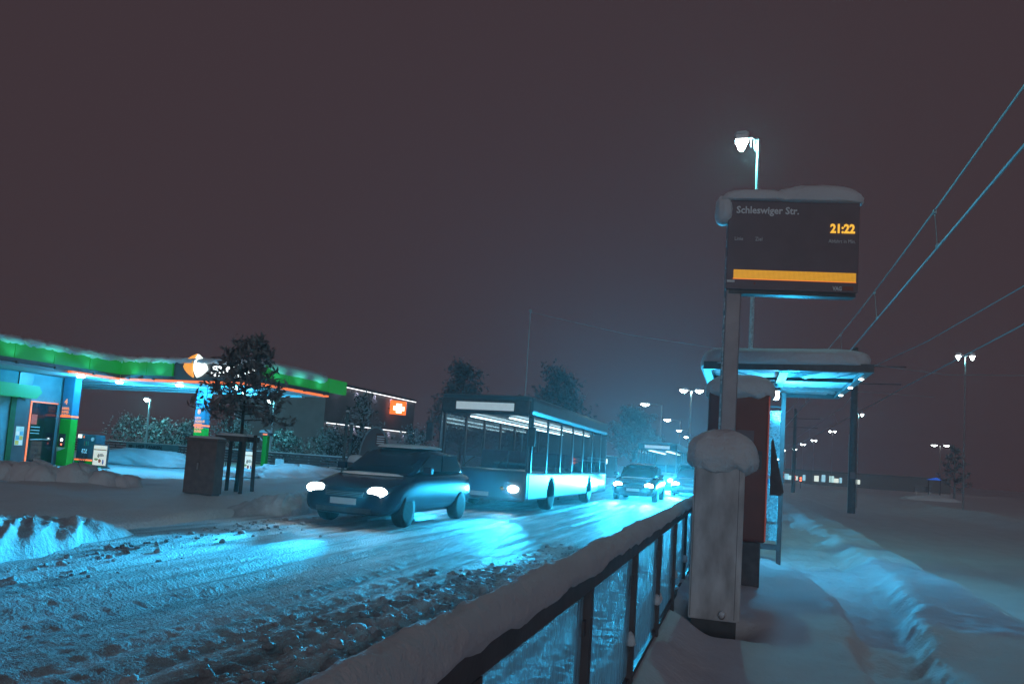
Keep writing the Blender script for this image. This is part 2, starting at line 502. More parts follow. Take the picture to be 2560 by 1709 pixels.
# ================================================================== ON THE PLATFORM
# ---- railing with glass panels
RAILM = mat("dark_railing_paint", (0.13, 0.105, 0.11), .55, 0, .2, 9, .002, 60)
rail = empty("railing", (-.5, .5, 0), 0, "snow-topped glass railing between the road and the platform", "railing")
RAILGL = glass("frosted_panel", (0.82, 0.9, 0.92), .06, .2, .48, 16, (1, 1.6, .35), (0.66, 0.74, 0.78))
y_end = 11.6
MB().box(-.022, .022, -.1, y_end - .5, .765, .828).build("top_rail", RAILM, rail)
MB().box(-.014, .014, -.1, y_end - .5, .135, .165).build("bottom_rail", RAILM, rail)
posts = [1.35 + 1.135 * i for i in range(-1, 10)]
for i, py in enumerate(posts):
    MB().box(-.0215, .0245, py - .5 - .026, py - .5 + .026, -.05, .764).build("post", RAILM, rail)
    if i + 1 < len(posts):
        g = MB().box(-.005, .005, py - .5 + .06, posts[i + 1] - .5 - .06, .19, .745).build("glass_panel", RAILGL, rail)
        for a in (py + .04, posts[i + 1] - .04):
            for z in (.32, .64):
                MB().box(-.012, .012, a - .5 - .022, a - .5 + .022, z - .025, z + .025).build("clamp", RAILM, rail)
                if z < .5 and rng.random() < .75:
                    blob("snow_lump", (.012, a - .5, z + .02), (.05, .06, .05), SNOW, rail, p=2, noise=.4, seed=i, nu=12, nv=8)
# snow lying on the rail
sy = np.arange(-.1, y_end - .5, .02); st = np.linspace(0, 2 * np.pi, 26, endpoint=False)
SA, SY = np.meshgrid(st, sy)
w = .040 * (1 + .24 * (fbm(SY * 1.7, SY * 0, 4) - .5)); h = .036 * (1 + .40 * (fbm(SY * 2.3 + 5, SY * 0, 4) - .5))
rough = 1 + .20 * (fbm(SY * 8, SA * 2.2, 4) - .5) * 2 + .16 * (fbm(SY * 30, SA * 6, 2) - .5)
low = np.sin(SA) < 0
sx = np.cos(SA) * w * rough; sz = np.where(low, np.sin(SA) * .028 * (1 + 2.4 * (fbm(SY * 7 + 3, SA, 3) - .4)), np.sin(SA) * h * 1.7 * rough)
RS = np.stack([sx, SY, .848 + sz], -1).reshape(-1, 3)
n_, k_ = SA.shape; ix = np.arange(n_ * k_).reshape(n_, k_); nxt = np.roll(ix, -1, 1)
np_mesh("snow_cap", RS, np.stack([ix[:-1], nxt[:-1], nxt[1:], ix[1:]], -1).reshape(-1, 4), SNOW, rail, True)

# ---- grey equipment pillar
PILL = mat("weathered_grey_enamel", (0.70, 0.69, 0.70), .62, 0, .1, 3.0, .002, 60, col2=(0.40, 0.37, 0.37), stretch=(3, 3, 1.2))
pil = empty("service_pillar", (-.18, 6.08, -.12), R(3), "grey metal service pillar with thick snow cap beside the railing", "service pillar")
MB().rbox(-.195, .195, -.19, .19, .16, 1.42, .014).build("housing", PILL, pil)
MB().box(-.165, .165, -.1945, -.187, .20, 1.38).build("front_panel", PILL, pil)
MB().box(-.182, -.179, -.1965, -.186, .18, 1.40).build("seam", BLACK, pil)
MB().box(.150, .153, -.1965, -.186, .18, 1.40).build("seam", BLACK, pil)
MB().box(-.17, .17, -.168, .16, -.1, .16).build("plinth", BLACK, pil)
MB().lathe([(.022, 0), (.028, -.012), (.016, -.03), (.004, -.032)], (.06, -.194, .205), 12, 'y').build("lock", GALV, pil)
blob("snow_lump", (.06, -.222, .215), (.05, .045, .03), SNOW, pil, p=2, noise=.2, seed=4, nu=14, nv=8)
blob("snow_cap", (.015, -.01, 1.435), (.54, .52, .215), SNOWC, pil, p=3.0, noise=.12, seed=2, nu=80, nv=40, flat=.42, droop=.5)

# ---- departure board
DARKB = mat("dark_board_glass", (0.25, 0.185, 0.20), .6, .1, .06, 5)
brd = empty("departure_board", (-.15, 7.12, .03), R(11.5), "dark tram departure board on a post with amber time display", "departure board")
MB().rbox(-.072, .072, -.05, .09, -.1, 3.80, .012).build("post", mat("dull_post_paint", (0.34, 0.29, 0.30), .5, .5, .1, 6), brd)
# crusts of rime down the post's left edge
pt = [(-.075, -.02 + .02 * rng.random(), .9 + i * .045) for i in range(60)]
V = []; F = []; o_ = 0
for x, y, z in pt:
    if rng.random() < .35: continue
    V.append(IV * (rng.uniform(.004, .011), .02, rng.uniform(.015, .035)) + (x, y, z)); F.append(IF + o_); o_ += len(IV)
np_mesh("rime", np.concatenate(V), np.concatenate(F), SNOW, brd, True)["kind"] = "stuff"
MB().rbox(-.082, 1.135, -.075, -.052, 2.925, 3.805, .008).build("face_panel", DARKB, brd)
MB().rbox(-.075, 1.125, -.050, .075, 2.93, 3.80, .010).build("case", DARKST, brd)
MB().box(-.05, 1.12, -.06, .06, 2.888, 2.922).build("lower_trim", BLACK, brd)
LET = mat("grey_lettering", (0.92, 0.94, 0.96), .5, 0, .03)
LETD = mat("dim_lettering", (0.86, 0.86, 0.86), .5, 0, .03)
yb = -.0775
text("lettering", "Schleswiger Str.", .098, LET, brd, (-.012, yb, 3.675), bold=.0022, ext=.002, width=.585)
text("lettering", "Linie", .052, LETD, brd, (-.02, yb, 3.405), ext=.002, width=.078)
text("lettering", "Ziel", .052, LETD, brd, (.175, yb, 3.405), ext=.002, width=.066)
text("lettering", "Abfahrt in Min.", .052, LETD, brd, (.855, yb, 3.405), ext=.002, width=.245)
cl = text("clock_digits", "21:22", .118, AMBER, brd, (.868, yb - .001, 3.505), bold=.0045, ext=.002, width=.225)
text("lettering", "VAG", .055, LET, brd, (.905, yb, 2.945), bold=.0015, ext=.002, width=.083)
REDB = mat("dull_red_print", (0.35, 0.10, 0.07), .5, 0, .05)
MB().box(.995, 1.09, yb - .002, yb + .001, 2.947, 2.985).build("red_stripe", REDB, brd)
MB().box(-.075, -.002, yb - .002, yb + .001, 2.99, 3.012).build("number_plate", LETD, brd)
MB().lathe([(.011, 0), (.011, .004), (.006, .004), (.006, .001)], (.185, yb - .003, 2.985), 16, 'y').build("sensor_ring", REDB, brd)
# amber dot-matrix line, fully lit
dm = bpy.data.materials.new("amber_dot_matrix"); dm.use_nodes = True
nt = dm.node_tree; N = nt.nodes; L = nt.links; b = N["Principled BSDF"]
tc = N.new("ShaderNodeTexCoord"); bt = N.new("ShaderNodeTexBrick"); mpp = N.new("ShaderNodeMapping"); L.new(tc.outputs["Object"], mpp.inputs[0])
mpp.inputs["Rotation"].default_value = (R(-90), 0, 0)
bt.offset = 0; bt.inputs["Scale"].default_value = 1; bt.inputs["Brick Width"].default_value = .0115; bt.inputs["Row Height"].default_value = .0115; bt.inputs["Mortar Size"].default_value = .0022
bt.inputs["Color1"].default_value = (1, .53, .035, 1); bt.inputs["Color2"].default_value = (1, .47, .03, 1); bt.inputs["Mortar"].default_value = (.45, .18, .01, 1)
L.new(mpp.outputs[0], bt.inputs[0]); L.new(bt.outputs[0], b.inputs["Emission Color"]); b.inputs["Emission Strength"].default_value = .82
b.inputs["Base Color"].default_value = (.2, .1, .02, 1)
MB().box(-.015, 1.112, yb - .003, yb + .001, 3.03, 3.115).build("dot_matrix_line", dm, brd)
MB().box(-.02, 1.117, yb - .0015, yb + .001, 3.024, 3.0295).build("matrix_edge", emis("amber_edge", (1, .22, .02), .9), brd)
for i, (cx, wd, hh, zz) in enumerate(((.18, .66, .11, 3.80), (.76, .84, .17, 3.80))):
    blob("snow_cap", (cx, .0, zz + .012), (wd, .27, hh), SNOW, brd, p=3.2, noise=.10, seed=11 + i, nu=70, nv=26, flat=.12)
blob("snow_cap", (-.115, 0, 3.70), (.16, .22, .16), SNOW, brd, p=2.2, noise=.2, seed=15, nu=40, nv=20, flat=.75)

# ---- ticket machine
REDM = mat("dark_red_enamel", (0.19, 0.05, 0.04), .4, .1, .12, 3)
tm = empty("ticket_machine", (-.03, 8.55, -.05), 0, "dark red ticket machine under a rounded snow cap beside the board", "ticket machine")
MB().rbox(-.36, .295, -.26, .26, .50, 2.14, .03).build("cabinet", REDM, tm)
MB().rbox(-.30, .25, -.20, .22, -.05, .499, .015).build("base", RAILM, tm)
MB().box(-.30, .25, -.268, -.258, 1.05, 1.95).build("door", REDM, tm)
MB().box(-.18, .14, -.274, -.266, 1.45, 1.72).build("screen", DARKB, tm)
MB().box(.15, .23, -.274, -.266, 1.3, 1.5).build("keypad", BLACK, tm)
MB().prism([(.33, 1.62), (.33, 1.02), (.45, 1.02), (.48, 1.06), (.35, 1.66)], -.02, .03).build("side_shield", RAILM, tm)
MB().box(.29, .34, -.018, .028, 1.2, 1.24).build("bracket", DARKST, tm)
MB().lathe([(.02, 0), (.02, .02), (.01, .024)], (.29, -.1, .75), 10, 'x').build("lock", GALV, tm)
MB().box(.282, .2975, -.2635, -.225, .52, 2.1).build("glow_edge", emis("red_edge_glow", (1, .12, .05), .10), tm)  # edge strip emits a faint red glow of its own
blob("snow_cap", (-.03, 0, 2.15), (.76, .66, .21), SNOWC, tm, p=3.4, noise=.07, seed=21, nu=80, nv=36, flat=.30, droop=.6)

# ---- shelter
SHM = mat("dark_shelter_paint", (0.14, 0.115, 0.12), .5, 0, .15, 9)
sh = empty("tram_shelter", (.47, 9.55, 0), 0, "tram shelter with glass roof, lit lamp and thick roof snow", "shelter")
ROOFGL = glass("roof_glass", (0.75, 0.85, 0.9), .05, .3, .75, 3, (1, 1, 1), (0.30, 0.33, 0.34))
SIDEGL = glass("spotted_side_glass", (0.72, 0.86, 0.9), .08, .1, .42, 34, (1, 1, 1), (0.7, 0.76, 0.78))
x0, x1, D = -1.00, 1.01, 3.25
MB().box(x0, x1, -.04, .05, 2.515, 2.615).build("front_beam", SHM, sh)
MB().box(x0, x1, D - .05, D + .04, 2.515, 2.615).build("rear_beam", SHM, sh)
MB().box(x0, x0 + .09, .051, D - .051, 2.515, 2.615).build("side_beam", SHM, sh)
MB().box(x1 - .09, x1, .051, D - .051, 2.515, 2.615).build("side_beam", SHM, sh)
MB().box(-.06, .05, .051, D - .051, 2.505, 2.60).build("centre_beam", SHM, sh)
bars = [.051, 1.10, 2.20, D - .051]
for i in range(3):
    if i: MB().box(x0 + .091, x1 - .091, bars[i] - .022, bars[i] + .022, 2.525, 2.571).build("crossbar", SHM, sh)
    for xa, xb in ((x0 + .095, -.065), (.055, x1 - .095)):
        MB().box(xa, xb, bars[i] + .026, bars[i + 1] - .026, 2.575, 2.585).build("roof_pane", ROOFGL, sh)
for i, yy_ in enumerate((.62, 1.62, 2.65)):
    d_ = MB().lathe([(.028, 0), (.028, -.008), (.02, -.012), (.004, -.013)], (x1 - .045, yy_, 2.514), 14).build("downlight", WARMW, sh)
    lamp_light("downlight_lamp", 'SPOT', (x1 - .045, yy_, 2.49), 3.5, CY, sh, (0, 0, -1), 2.2, .8, .02)
for (xx_, yy_) in ((.12, 2.55), (-.96, 2.55), (-.96, D - .1)):
    MB().rbox(xx_ - .035, xx_ + .035, yy_ - .035, yy_ + .035, -.2, 2.514, .006).build("post", SHM, sh)
gp = MB().box(-.28, .084, 2.545, 2.555, .16, 2.22).build("side_pane", SIDEGL, sh)
MB().box(-.27, .08, 2.541, 2.5445, 1.06, 1.20).build("film_stripe", mat("blue_film", (.03, .22, .32), .4), gp)
MB().tube([(.12, 2.55, 2.25), (.09, 2.53, 2.275), (.02, 2.53, 2.28), (-.3, 2.53, 2.275)], .012, 6).build("pane_clip", SHM, sh)
MB().box(-.97, .10, 2.535, 2.565, .02, .11).build("kick_rail", SHM, sh)
MB().box(-.965, -.955, 2.60, D - .15, .25, 2.3).build("end_pane", SIDEGL, sh)
MB().rbox(-.85, .0, 2.75, 3.12, .42, .46, .01).build("bench_seat", SHM, sh)
MB().box(-.7, -.65, 2.8, 3.1, -.1, .419).build("bench_leg", SHM, sh)
MB().box(-.2, -.15, 2.8, 3.1, -.1, .419).build("bench_leg", SHM, sh)
MB().rbox(-.22, .0, 1.30, 1.62, 2.30, 2.40, .012).build("lamp_diffuser", emis("shelter_lamp_glow", (.95, 1, .98), 9), sh)
MB().box(-.23, .01, 1.29, 1.63, 2.405, 2.45).build("lamp_housing", SHM, sh)
MB().tube([(-.11, 1.46, 2.45), (-.11, 1.46, 2.52)], .015, 6).build("lamp_stem", SHM, sh)
lamp_light("shelter_light", 'POINT', (.10, 1.40, 2.22), 170, CY, sh, radius=.10)
blob("snow_cap", (-.01, D / 2, 2.62), (2.10, D + .16, .235), SNOWC, sh, p=9, noise=.035, seed=31, nu=160, nv=40, flat=.14, droop=.6, ve=.30, vz=.6)

# ---- tall street lamp behind the board
RIME = mat("rimed_steel", (0.66, 0.72, 0.74), .7, .1, .25, 30, .004, 60)


def street_lamp(name, base, height, arms, label, group=None, r=.06, light=0, lightcol=TEAL, power=18, head=.42, mt=None, icicles=False, snow=True):
    t = empty(name, base, 0, label, "street lamp", group)
    MB().tube([(0, 0, 0), (0, 0, height * .5), (0, 0, height)], [r * 1.25, r, r * .7], 10).build("mast", mt or RIME, t)
    for k, (ax, ay) in enumerate(arms):
        L_ = math.hypot(ax, ay); dx, dy = ax / L_, ay / L_
        MB().tube([(0, 0, height - .05), (ax * .4, ay * .4, height + .04), (ax * .8, ay * .8, height + .05)], r * .5, 8).build("arm", mt or RIME, t)
        hx_, hy_ = ax, ay
        an = math.atan2(dy, dx); c, s = math.cos(an), math.sin(an)
        def bxl(l0, l1, w0, z0, z1):
            m_ = MB().rbox(l0, l1, -w0, w0, z0, z1, min(.02, w0 * .3)); m_.v = [(hx_ + x * c - y * s, hy_ + x * s + y * c, z) for x, y, z in m_.v]; return m_
        hd = bxl(-head * .5, head * .5, head * .28, height + .0, height + .11).build("lamp_head", DARKST, t)
        bxl(-head * .42, head * .42, head * .22, height - .06, height - .002).build("lens", emis("street_lens_%d" % power, (.86, 1, .95), power), hd)
        MB().lathe([(head * .04, -.06), (head * .26, -.07), (head * .30, -.11), (head * .25, -.17), (head * .12, -.21), (.004, -.215)], (hx_, hy_, height), 16).build("globe", emis("street_lens_%d" % power, (.86, 1, .95), power), hd, True)
        if snow:
            blob("snow_cap", (hx_, hy_, height + .11), (head * 1.0, head * .6, .07), SNOW, hd, p=2.5, noise=.15, seed=k, nu=18, nv=10, flat=.1)
        if light:
            lamp_light("street_light", 'POINT', (hx_, hy_, height - .26), light, lightcol, t, radius=.08)
    if icicles:
        m_ = MB()
        for i in range(9):
            f_ = .15 + .75 * rng.random(); l_ = .08 + .26 * rng.random() * (1 - f_ * .5)
            ax, ay = arms[0]
            m_.tube([(ax * f_ * .5, ay * f_ * .5, height + .03), (ax * f_ * .5, ay * f_ * .5, height + .03 - l_)], [.018, .002], 5)
        m_.build("icicles", mat("ice", (.75, .85, .9), .15, 0, .05), t)["kind"] = "stuff"
    return t


street_lamp("street_lamp", (.07, 14.3, -.1), 7.85, [(-.32, -.03)], "tall rimed street lamp with icicles shining above the departure board", "street lamps along the stop",
            r=.045, light=420, power=70, head=.27, icicles=True)

# ================================================================== TRAFFIC, STANDING WITH HEADLAMPS LIT
CARGL = mat("tinted_car_glass", (0.02, 0.025, 0.03), .08, 0, .05, 4, spec=.8)
CHROME = mat("chrome", (0.7, 0.7, 0.7), .15, 1, .05)
PLATE = mat("number_plate", (0.75, 0.75, 0.72), .5, 0, .04)


def wheel(par, x, y, r=.31, w=.2):
    s = 1 if x > 0 else -1
    t = MB().lathe([(r * .62, -w / 2), (r * .94, -w / 2), (r, -w * .3), (r, w * .3), (r * .94, w / 2), (r * .62, w / 2)], (x, y, r), 24, 'x').build("wheel", RUBBER, par, True)
    m_ = MB().lathe([(r * .6, -w * .30), (r * .6, w * .46 * 1), (r * .5, w * .40), (r * .12, w * .48)], (x, y, r), 20, 'x')
    m_.build("rim", CHROME, t, True)


def headlamp(par, x, y, z, rx, rz_, power, aim, spot=1.5, tilt=.0, energy=None):
    hl = MB()
    ring = [(x + rx * math.cos(a), z + rz_ * math.sin(a)) for a in np.linspace(0, 2 * math.pi, 20, endpoint=False)]
    hl.prism(ring, y - .035, y + .06)
    o = hl.build("headlight", CREAM, par)
    lamp_light("headlight_beam", 'SPOT', (x, y - .07, z), power, CY, par, aim, .62, 1.0, .06)
    lamp_light("headlight_spill", 'SPOT', (x, y - .07, z), power * .02, CY, par, (aim[0], -1, -.12), 2.2, .9, .06)
    return o


def ring_loft(stations, name, m, par, smooth=True, sub=1):
    """stations: (y, halfwidth, z0, z1, crown) -> closed body of rounded sections"""
    mb = MB(); n = 14; vs = []; fs = []
    for (y, w_, z0, z1, tw) in stations:
        h_ = z1 - z0
        half = [(0, z0), (w_ * .80, z0), (w_ * .96, z0 + h_ * .12), (w_, z0 + h_ * .42), (w_ * .985, z0 + h_ * .70), (w_ * (tw + (1 - tw) * .5), z1 - h_ * .06), (w_ * tw * .86, z1), (0, z1 + .015)]
        full = half + [(-a, b_) for a, b_ in half[-2:0:-1]]
        n = len(full); vs += [(a, y, b_) for a, b_ in full]
    for i in range(len(stations) - 1):
        for k in range(n): fs.append((i * n + k, i * n + (k + 1) % n, (i + 1) * n + (k + 1) % n, (i + 1) * n + k))
    fs.append(tuple(range(n))); fs.append(tuple(range((len(stations) - 1) * n, len(stations) * n))[::-1])
    mb.add(vs, fs); o = mb.build(name, m, par, smooth)
    if sub:
        md = o.modifiers.new("round", 'SUBSURF'); md.levels = sub; md.render_levels = sub
    return o


def car(name, loc, paint, label, cat, power, kind=0):
    t = empty(name, loc, 0, label, cat, "vehicles queueing towards the camera")
    W = .89; Hh = 1.47 if kind == 0 else 1.66; Ln = 4.25
    ring_loft([(.0, W * .80, .30, .58, .9), (.04, W * .90, .24, .66, .9), (.16, W * .96, .20, .72, .9), (.5, W, .19, .82, .9), (1.0, W, .19, .93, .92), (1.25, W, .19, .96, .94), (2.2, W, .19, .98, .95),
               (3.3, W, .19, 1.0, .95), (3.95, W * .97, .22, 1.0, .92), (4.18, W * .9, .28, .92, .9), (Ln, W * .8, .34, .8, .9)], "body", paint, t)
    cb = ring_loft([(1.12, W * .84, .90, .95, .9), (1.3, W * .83, .9, 1.08, .88), (1.95, W * .80, .9, Hh - .04, .80), (2.3, W * .79, .9, Hh, .80), (3.1, W * .79, .9, Hh - .01, .80), (3.7, W * .80, .9, Hh - .16, .84), (4.05, W * .82, .9, .99, .9)], "cabin", paint, t)
    # windscreen and side windows
    MB().add([(-W * .74, 1.235, 1.00), (W * .74, 1.235, 1.00), (W * .60, 1.905, Hh - .075), (-W * .60, 1.905, Hh - .075), (-W * .74, 1.265, .99), (W * .74, 1.265, .99), (W * .60, 1.935, Hh - .085), (-W * .60, 1.935, Hh - .085)],
             [(0, 1, 2, 3), (7, 6, 5, 4), (0, 4, 5, 1), (1, 5, 6, 2), (2, 6, 7, 3), (3, 7, 4, 0)]).build("windscreen", CARGL, t)
    for s in (-1, 1):
        for ya, yb_, yc, yd in ((1.45, 2.0, 2.55, 2.55), (2.62, 2.62, 3.35, 3.65)):
            MB().prism([(ya, 1.02), (yd, 1.02), (yc, Hh - .12), (yb_, Hh - .12)], s * W * .785, s * W * .812, 'yz').build("side_window", CARGL, t)
        MB().rbox(min(s * .86, s * 1.03), max(s * .86, s * 1.03), 1.38, 1.5, .98, 1.11, .02).build("mirror", paint, t)
        headlamp(t, s * .62, .06, .645, .17, .09, power, (.06, -1, -.055), 1.9)
        MB().lathe([(.055, 0), (.06, -.02), (.02, -.03)], (s * .66, .06, .36), 14, 'y').build("fog_lamp", CHROME, t)
        wheel(t, s * .78, .82); wheel(t, s * .78, 3.38)
    MB().box(-.38, .38, -.006, .06, .54, .63).build("grille", BLACK, t)
    for k in range(3): MB().box(-.36, .36, -.012, -.004, .55 + k * .028, .556 + k * .028).build("grille_bar", CHROME, t)
    MB().box(-.26, .26, -.022, -.006, .40, .51).build("number_plate", PLATE, t)
    MB().box(-.55, .55, .0, .08, .26, .345).build("air_intake", BLACK, t)
    blob("snow_cap", (0, 2.55, Hh - .005), (1.08, 1.35, .075), SNOWC, t, p=4, noise=.12, seed=int(Ln * 10) + int(loc[1]), nu=50, nv=14, flat=.15)
    blob("bonnet_snow", (.0, .98, .925), (1.2, .34, .035), SNOWC, t, p=3, noise=.35, seed=int(loc[1]), nu=40, nv=10, flat=.6)
    for a in (-.35, .2): MB().tube([(a, 1.26, 1.0), (a + .45, 1.36, 1.09)], .008, 5).build("wiper", BLACK, t)
    return t


PAINT1 = mat("dark_blue_car_paint", (0.03, 0.06, 0.10), .22, .4, .08, 3)
PAINT2 = mat("grey_car_paint", (0.10, 0.11, 0.12), .25, .5, .08, 3)
PAINT3 = mat("silver_car_paint", (0.32, 0.33, 0.34), .28, .6, .08, 3)
car("car", (-6.7, 11.2, -.205), PAINT1, "dark blue car with lit headlamps standing nearest in the road", "car", 4500)
car("car", (-4.1, 28.6, -.215), PAINT2, "grey car with lit headlamps standing behind the nearer bus", "car", 11000)
car("car", (-2.55, 37.0, -.215), PAINT3, "silver car with lit headlamps, farthest right beside the pillar", "car", 16000, 1)


def bus(loc, label, power, Ln=11.2, body=None, glow=2.2):
    t = empty("bus", loc, 0, label, "bus", "vehicles queueing towards the camera")
    W, H = 1.26, 3.02
    pb = body
    MB().rbox(-W, W, .16, Ln, .32, 1.06, .06).build("lower_body", pb, t)
    MB().rbox(-W, W, .10, Ln, 2.52, H, .12).build("roof", pb, t)
    MB().rbox(-W + .01, W - .01, Ln - .12, Ln - .01, 1.0, 2.6, .03).build("rear_panel", pb, t)
    fr = MB().rbox(-W + .01, W - .01, -.02, .30, .30, 1.10, .09).build("front_panel", pb, t)
    MB().rbox(-W + .03, W - .03, .02, .30, 2.50, 2.90, .06).build("destination_box", BLACK, t)
    MB().box(-.80, .80, .005, .025, 2.60, 2.80).build("destination_display", emis("destination_glow", (.8, .95, 1), .30), t)
    MB().add([(-W + .07, .045, 1.12), (W - .07, .045, 1.12), (W - .07, .10, 2.49), (-W + .07, .10, 2.49), (-W + .07, .065, 1.12), (W - .07, .065, 1.12), (W - .07, .12, 2.49), (-W + .07, .12, 2.49)],
             [(0, 1, 2, 3), (7, 6, 5, 4), (0, 4, 5, 1), (1, 5, 6, 2), (2, 6, 7, 3), (3, 7, 4, 0)]).build("windscreen", WINDOWGL, t)
    for s in (-1, 1):
        MB().tube([(s * (W - .035), .10, 1.05), (s * (W - .035), .14, 2.55)], .045, 8).build("front_pillar", pb, t)
        yw = [.35, 1.9, 3.45, 5.0, 6.55, 8.1, 9.65, Ln - .12]
        for i in range(len(yw) - 1):
            MB().box(s * (W - .02) - .008, s * (W - .02) + .008, yw[i] + .05, yw[i + 1] - .05, 1.07, 2.51).build("side_window", WINDOWGL, t)
            MB().box(s * (W - .03) - .025, s * (W - .03) + .025, yw[i] - .045, yw[i] + .045, 1.05, 2.53).build("window_pillar", BLACK, t)
        headlamp(t, s * .93, -.02, .62, .14, .085, power, (.12, -1, -.05), 1.9)
        MB().lathe([(.05, 0), (.05, -.02), (.02, -.03)], (s * .62, -.02, .62), 12, 'y').build("indicator", mat("amber_lens", (.5, .2, .02), .2), t)
        MB().tube([(s * 1.15, .1, 2.55), (s * 1.38, -.16, 2.45), (s * 1.40, -.2, 2.2)], .02, 6).build("mirror_arm", BLACK, t)
        MB().rbox(s * 1.40 - .09, s * 1.40 + .09, -.25, -.17, 1.72, 2.2, .02).build("mirror", BLACK, t)
        wheel(t, s * 1.12, 2.5, .48, .28); wheel(t, s * 1.12, Ln - 3.2, .48, .28)
        MB().box(s * .55 - .06, s * .55 + .06, .6, Ln - .4, 2.44, 2.47).build("ceiling_light", emis("bus_ceiling_glow_%d" % int(glow * 10), (.85, .97, 1), glow), t)
        for i in range(6):
            MB().rbox(s * .75 - .42, s * .75 + .42, 3.2 + i * 1.15, 3.28 + i * 1.15, .9, 1.62, .02).build("seat", mat("seat_cloth", (.06, .09, .14), .9), t)
        MB().box(s * .4 - .45, s * .4 - .43 + .02, .03, .04, 1.13, 1.17).build("wiper_hub", BLACK, t)
    MB().box(-W + .06, W - .06, .2, Ln - .2, 1.0, 1.055).build("floor", BLACK, t)
    MB().tube([(-.5, .02, 1.14), (-.05, .035, 1.5), (.0, .06, 1.95)], .012, 5).build("wiper", BLACK, t)
    MB().tube([(.4, .02, 1.14), (.75, .035, 1.5), (.8, .06, 1.95)], .012, 5).build("wiper", BLACK, t)
    MB().box(-.27, .27, -.035, -.021, .40, .51).build("number_plate", PLATE, t)
    blob("snow_cap", (0, Ln / 2, H - .01), (2.3, Ln - .5, .07), SNOWC, t, p=8, noise=.05, seed=51, nu=90, nv=14, flat=.1)
    return t


BUSP = mat("blue_grey_bus_paint", (0.10, 0.15, 0.18), .3, .2, .1, 2)
bus((-6.42, 17.3, -.21), "city bus with lit windscreen and ceiling lights standing mid-road", 6500, 11.0, BUSP, 5.0)
bus((-5.25, 46.5, -.21), "far city bus with lit headlamps at the head of the road", 26000, 11.0, mat("pale_bus_paint", (.35, .38, .4), .3, .1, .1, 2), 5.0)

# ================================================================== PETROL STATION
G = -.45
GREENE = emis("lit_green_panel", (0.0, 0.20, 0.012), .80)
GREENP = mat("green_enamel", (0.02, 0.42, 0.03), .35, 0, .06, 3)
BLUEP = mat("blue_enamel", (0.05, 0.22, 0.34), .4, .1, .08, 3)
DKPAN = mat("dark_fascia", (0.16, 0.14, 0.15), .4, .3, .1, 3)
SOFF = mat("white_soffit", (0.62, 0.66, 0.68), .5, 0, .06, 2)
ORTXT = emis("orange_lettering", (1.0, 0.25, 0.07), .8)
WHITEE = emis("white_sign_glow", (0.85, 1.0, 0.93), 1.5)
ORSIGN = emis("orange_sign_glow", (1.0, 0.36, 0.03), .9)

cp = empty("fuel_canopy", (-26.9, 25, G), 0, "green-fronted fuel station canopy with orange edge light and downlights", "canopy")
cx0, cy0, cz0 = -26.9, 25, G


def cbx(x0, x1, y0, y1, z0, z1):
    return MB().box(x0 - cx0, x1 - cx0, y0 - cy0, y1 - cy0, z0 - cz0, z1 - cz0)


poly = [(-36 - cx0, 16.5 - cy0), (-27.0 - cx0, 16.5 - cy0), (-27.0 - cx0, 25.1 - cy0), (-19.45 - cx0, 25.1 - cy0), (-19.45 - cx0, 30.0 - cy0), (-36 - cx0, 29.6 - cy0)]
MB().prism(poly, 3.52 - cz0, 4.30 - cz0, 'xy').build("roof_slab", SOFF, cp)
# fascias: A beside the shop, B facing the camera, C beside the road
for i, y in enumerate(np.arange(16.6, 24.9, 1.66)):
    cbx(-26.98, -26.80, y + .015, y + 1.645, 3.80, 4.50).build("fascia_panel", GREENE, cp)
for i, x in enumerate(np.arange(-26.78, -24.0, 1.45)):
    cbx(x + .015, x + 1.435, 24.85, 25.08, 3.80, 4.50).build("fascia_panel", GREENE, cp)
cbx(-23.86, -19.36, 24.90, 25.08, 3.80, 4.46).build("sign_panel", DKPAN, cp)
for i, y in enumerate(np.arange(25.1, 30.0, 1.63)):
    o = cbx(-19.43, -19.25, y + .015, y + 1.615, 3.80, 4.46).build("fascia_panel", GREENE, cp)
cbx(-26.99, -26.78, 16.5, 24.83, 3.63, 3.795).build("lower_fascia", DKPAN, cp)
cbx(-26.775, -19.26, 24.86, 25.08, 3.63, 3.795).build("lower_fascia", DKPAN, cp)
cbx(-19.43, -19.24, 25.09, 30.0, 3.63, 3.795).build("lower_fascia", DKPAN, cp)
cbx(-26.98, -26.77, 22.4, 24.82, 3.545, 3.625).build("orange_strip", ORANGE, cp)
cbx(-26.775, -19.25, 24.845, 25.07, 3.545, 3.625).build("orange_strip", ORANGE, cp)
cbx(-19.42, -19.23, 25.08, 30.0, 3.545, 3.625).build("orange_strip", ORANGE, cp)
cbx(-35.9, -20.2, 29.2, 29.45, 3.42, 3.515).build("rear_trim", SOFF, cp)
for y in (26.6, 28.0): cbx(-35, -20.5, y, y + .12, 3.46, 3.515).build("soffit_rib", SOFF, cp)
for (x, y) in ((-27.4, 23.4), (-27.5, 25.5), (-24.5, 26.0), (-21.6, 26.2), (-22.9, 28.5)):
    MB().lathe([(.15, 0), (.15, -.05), (.10, -.08), (.02, -.085)], (x - cx0, y - cy0, 3.515 - cz0), 16).build("downlight", WARMW, cp)
    lamp_light("downlight_lamp", 'POINT', (x - cx0, y - cy0, 3.30 - cz0), 330, CY, cp, radius=.1)
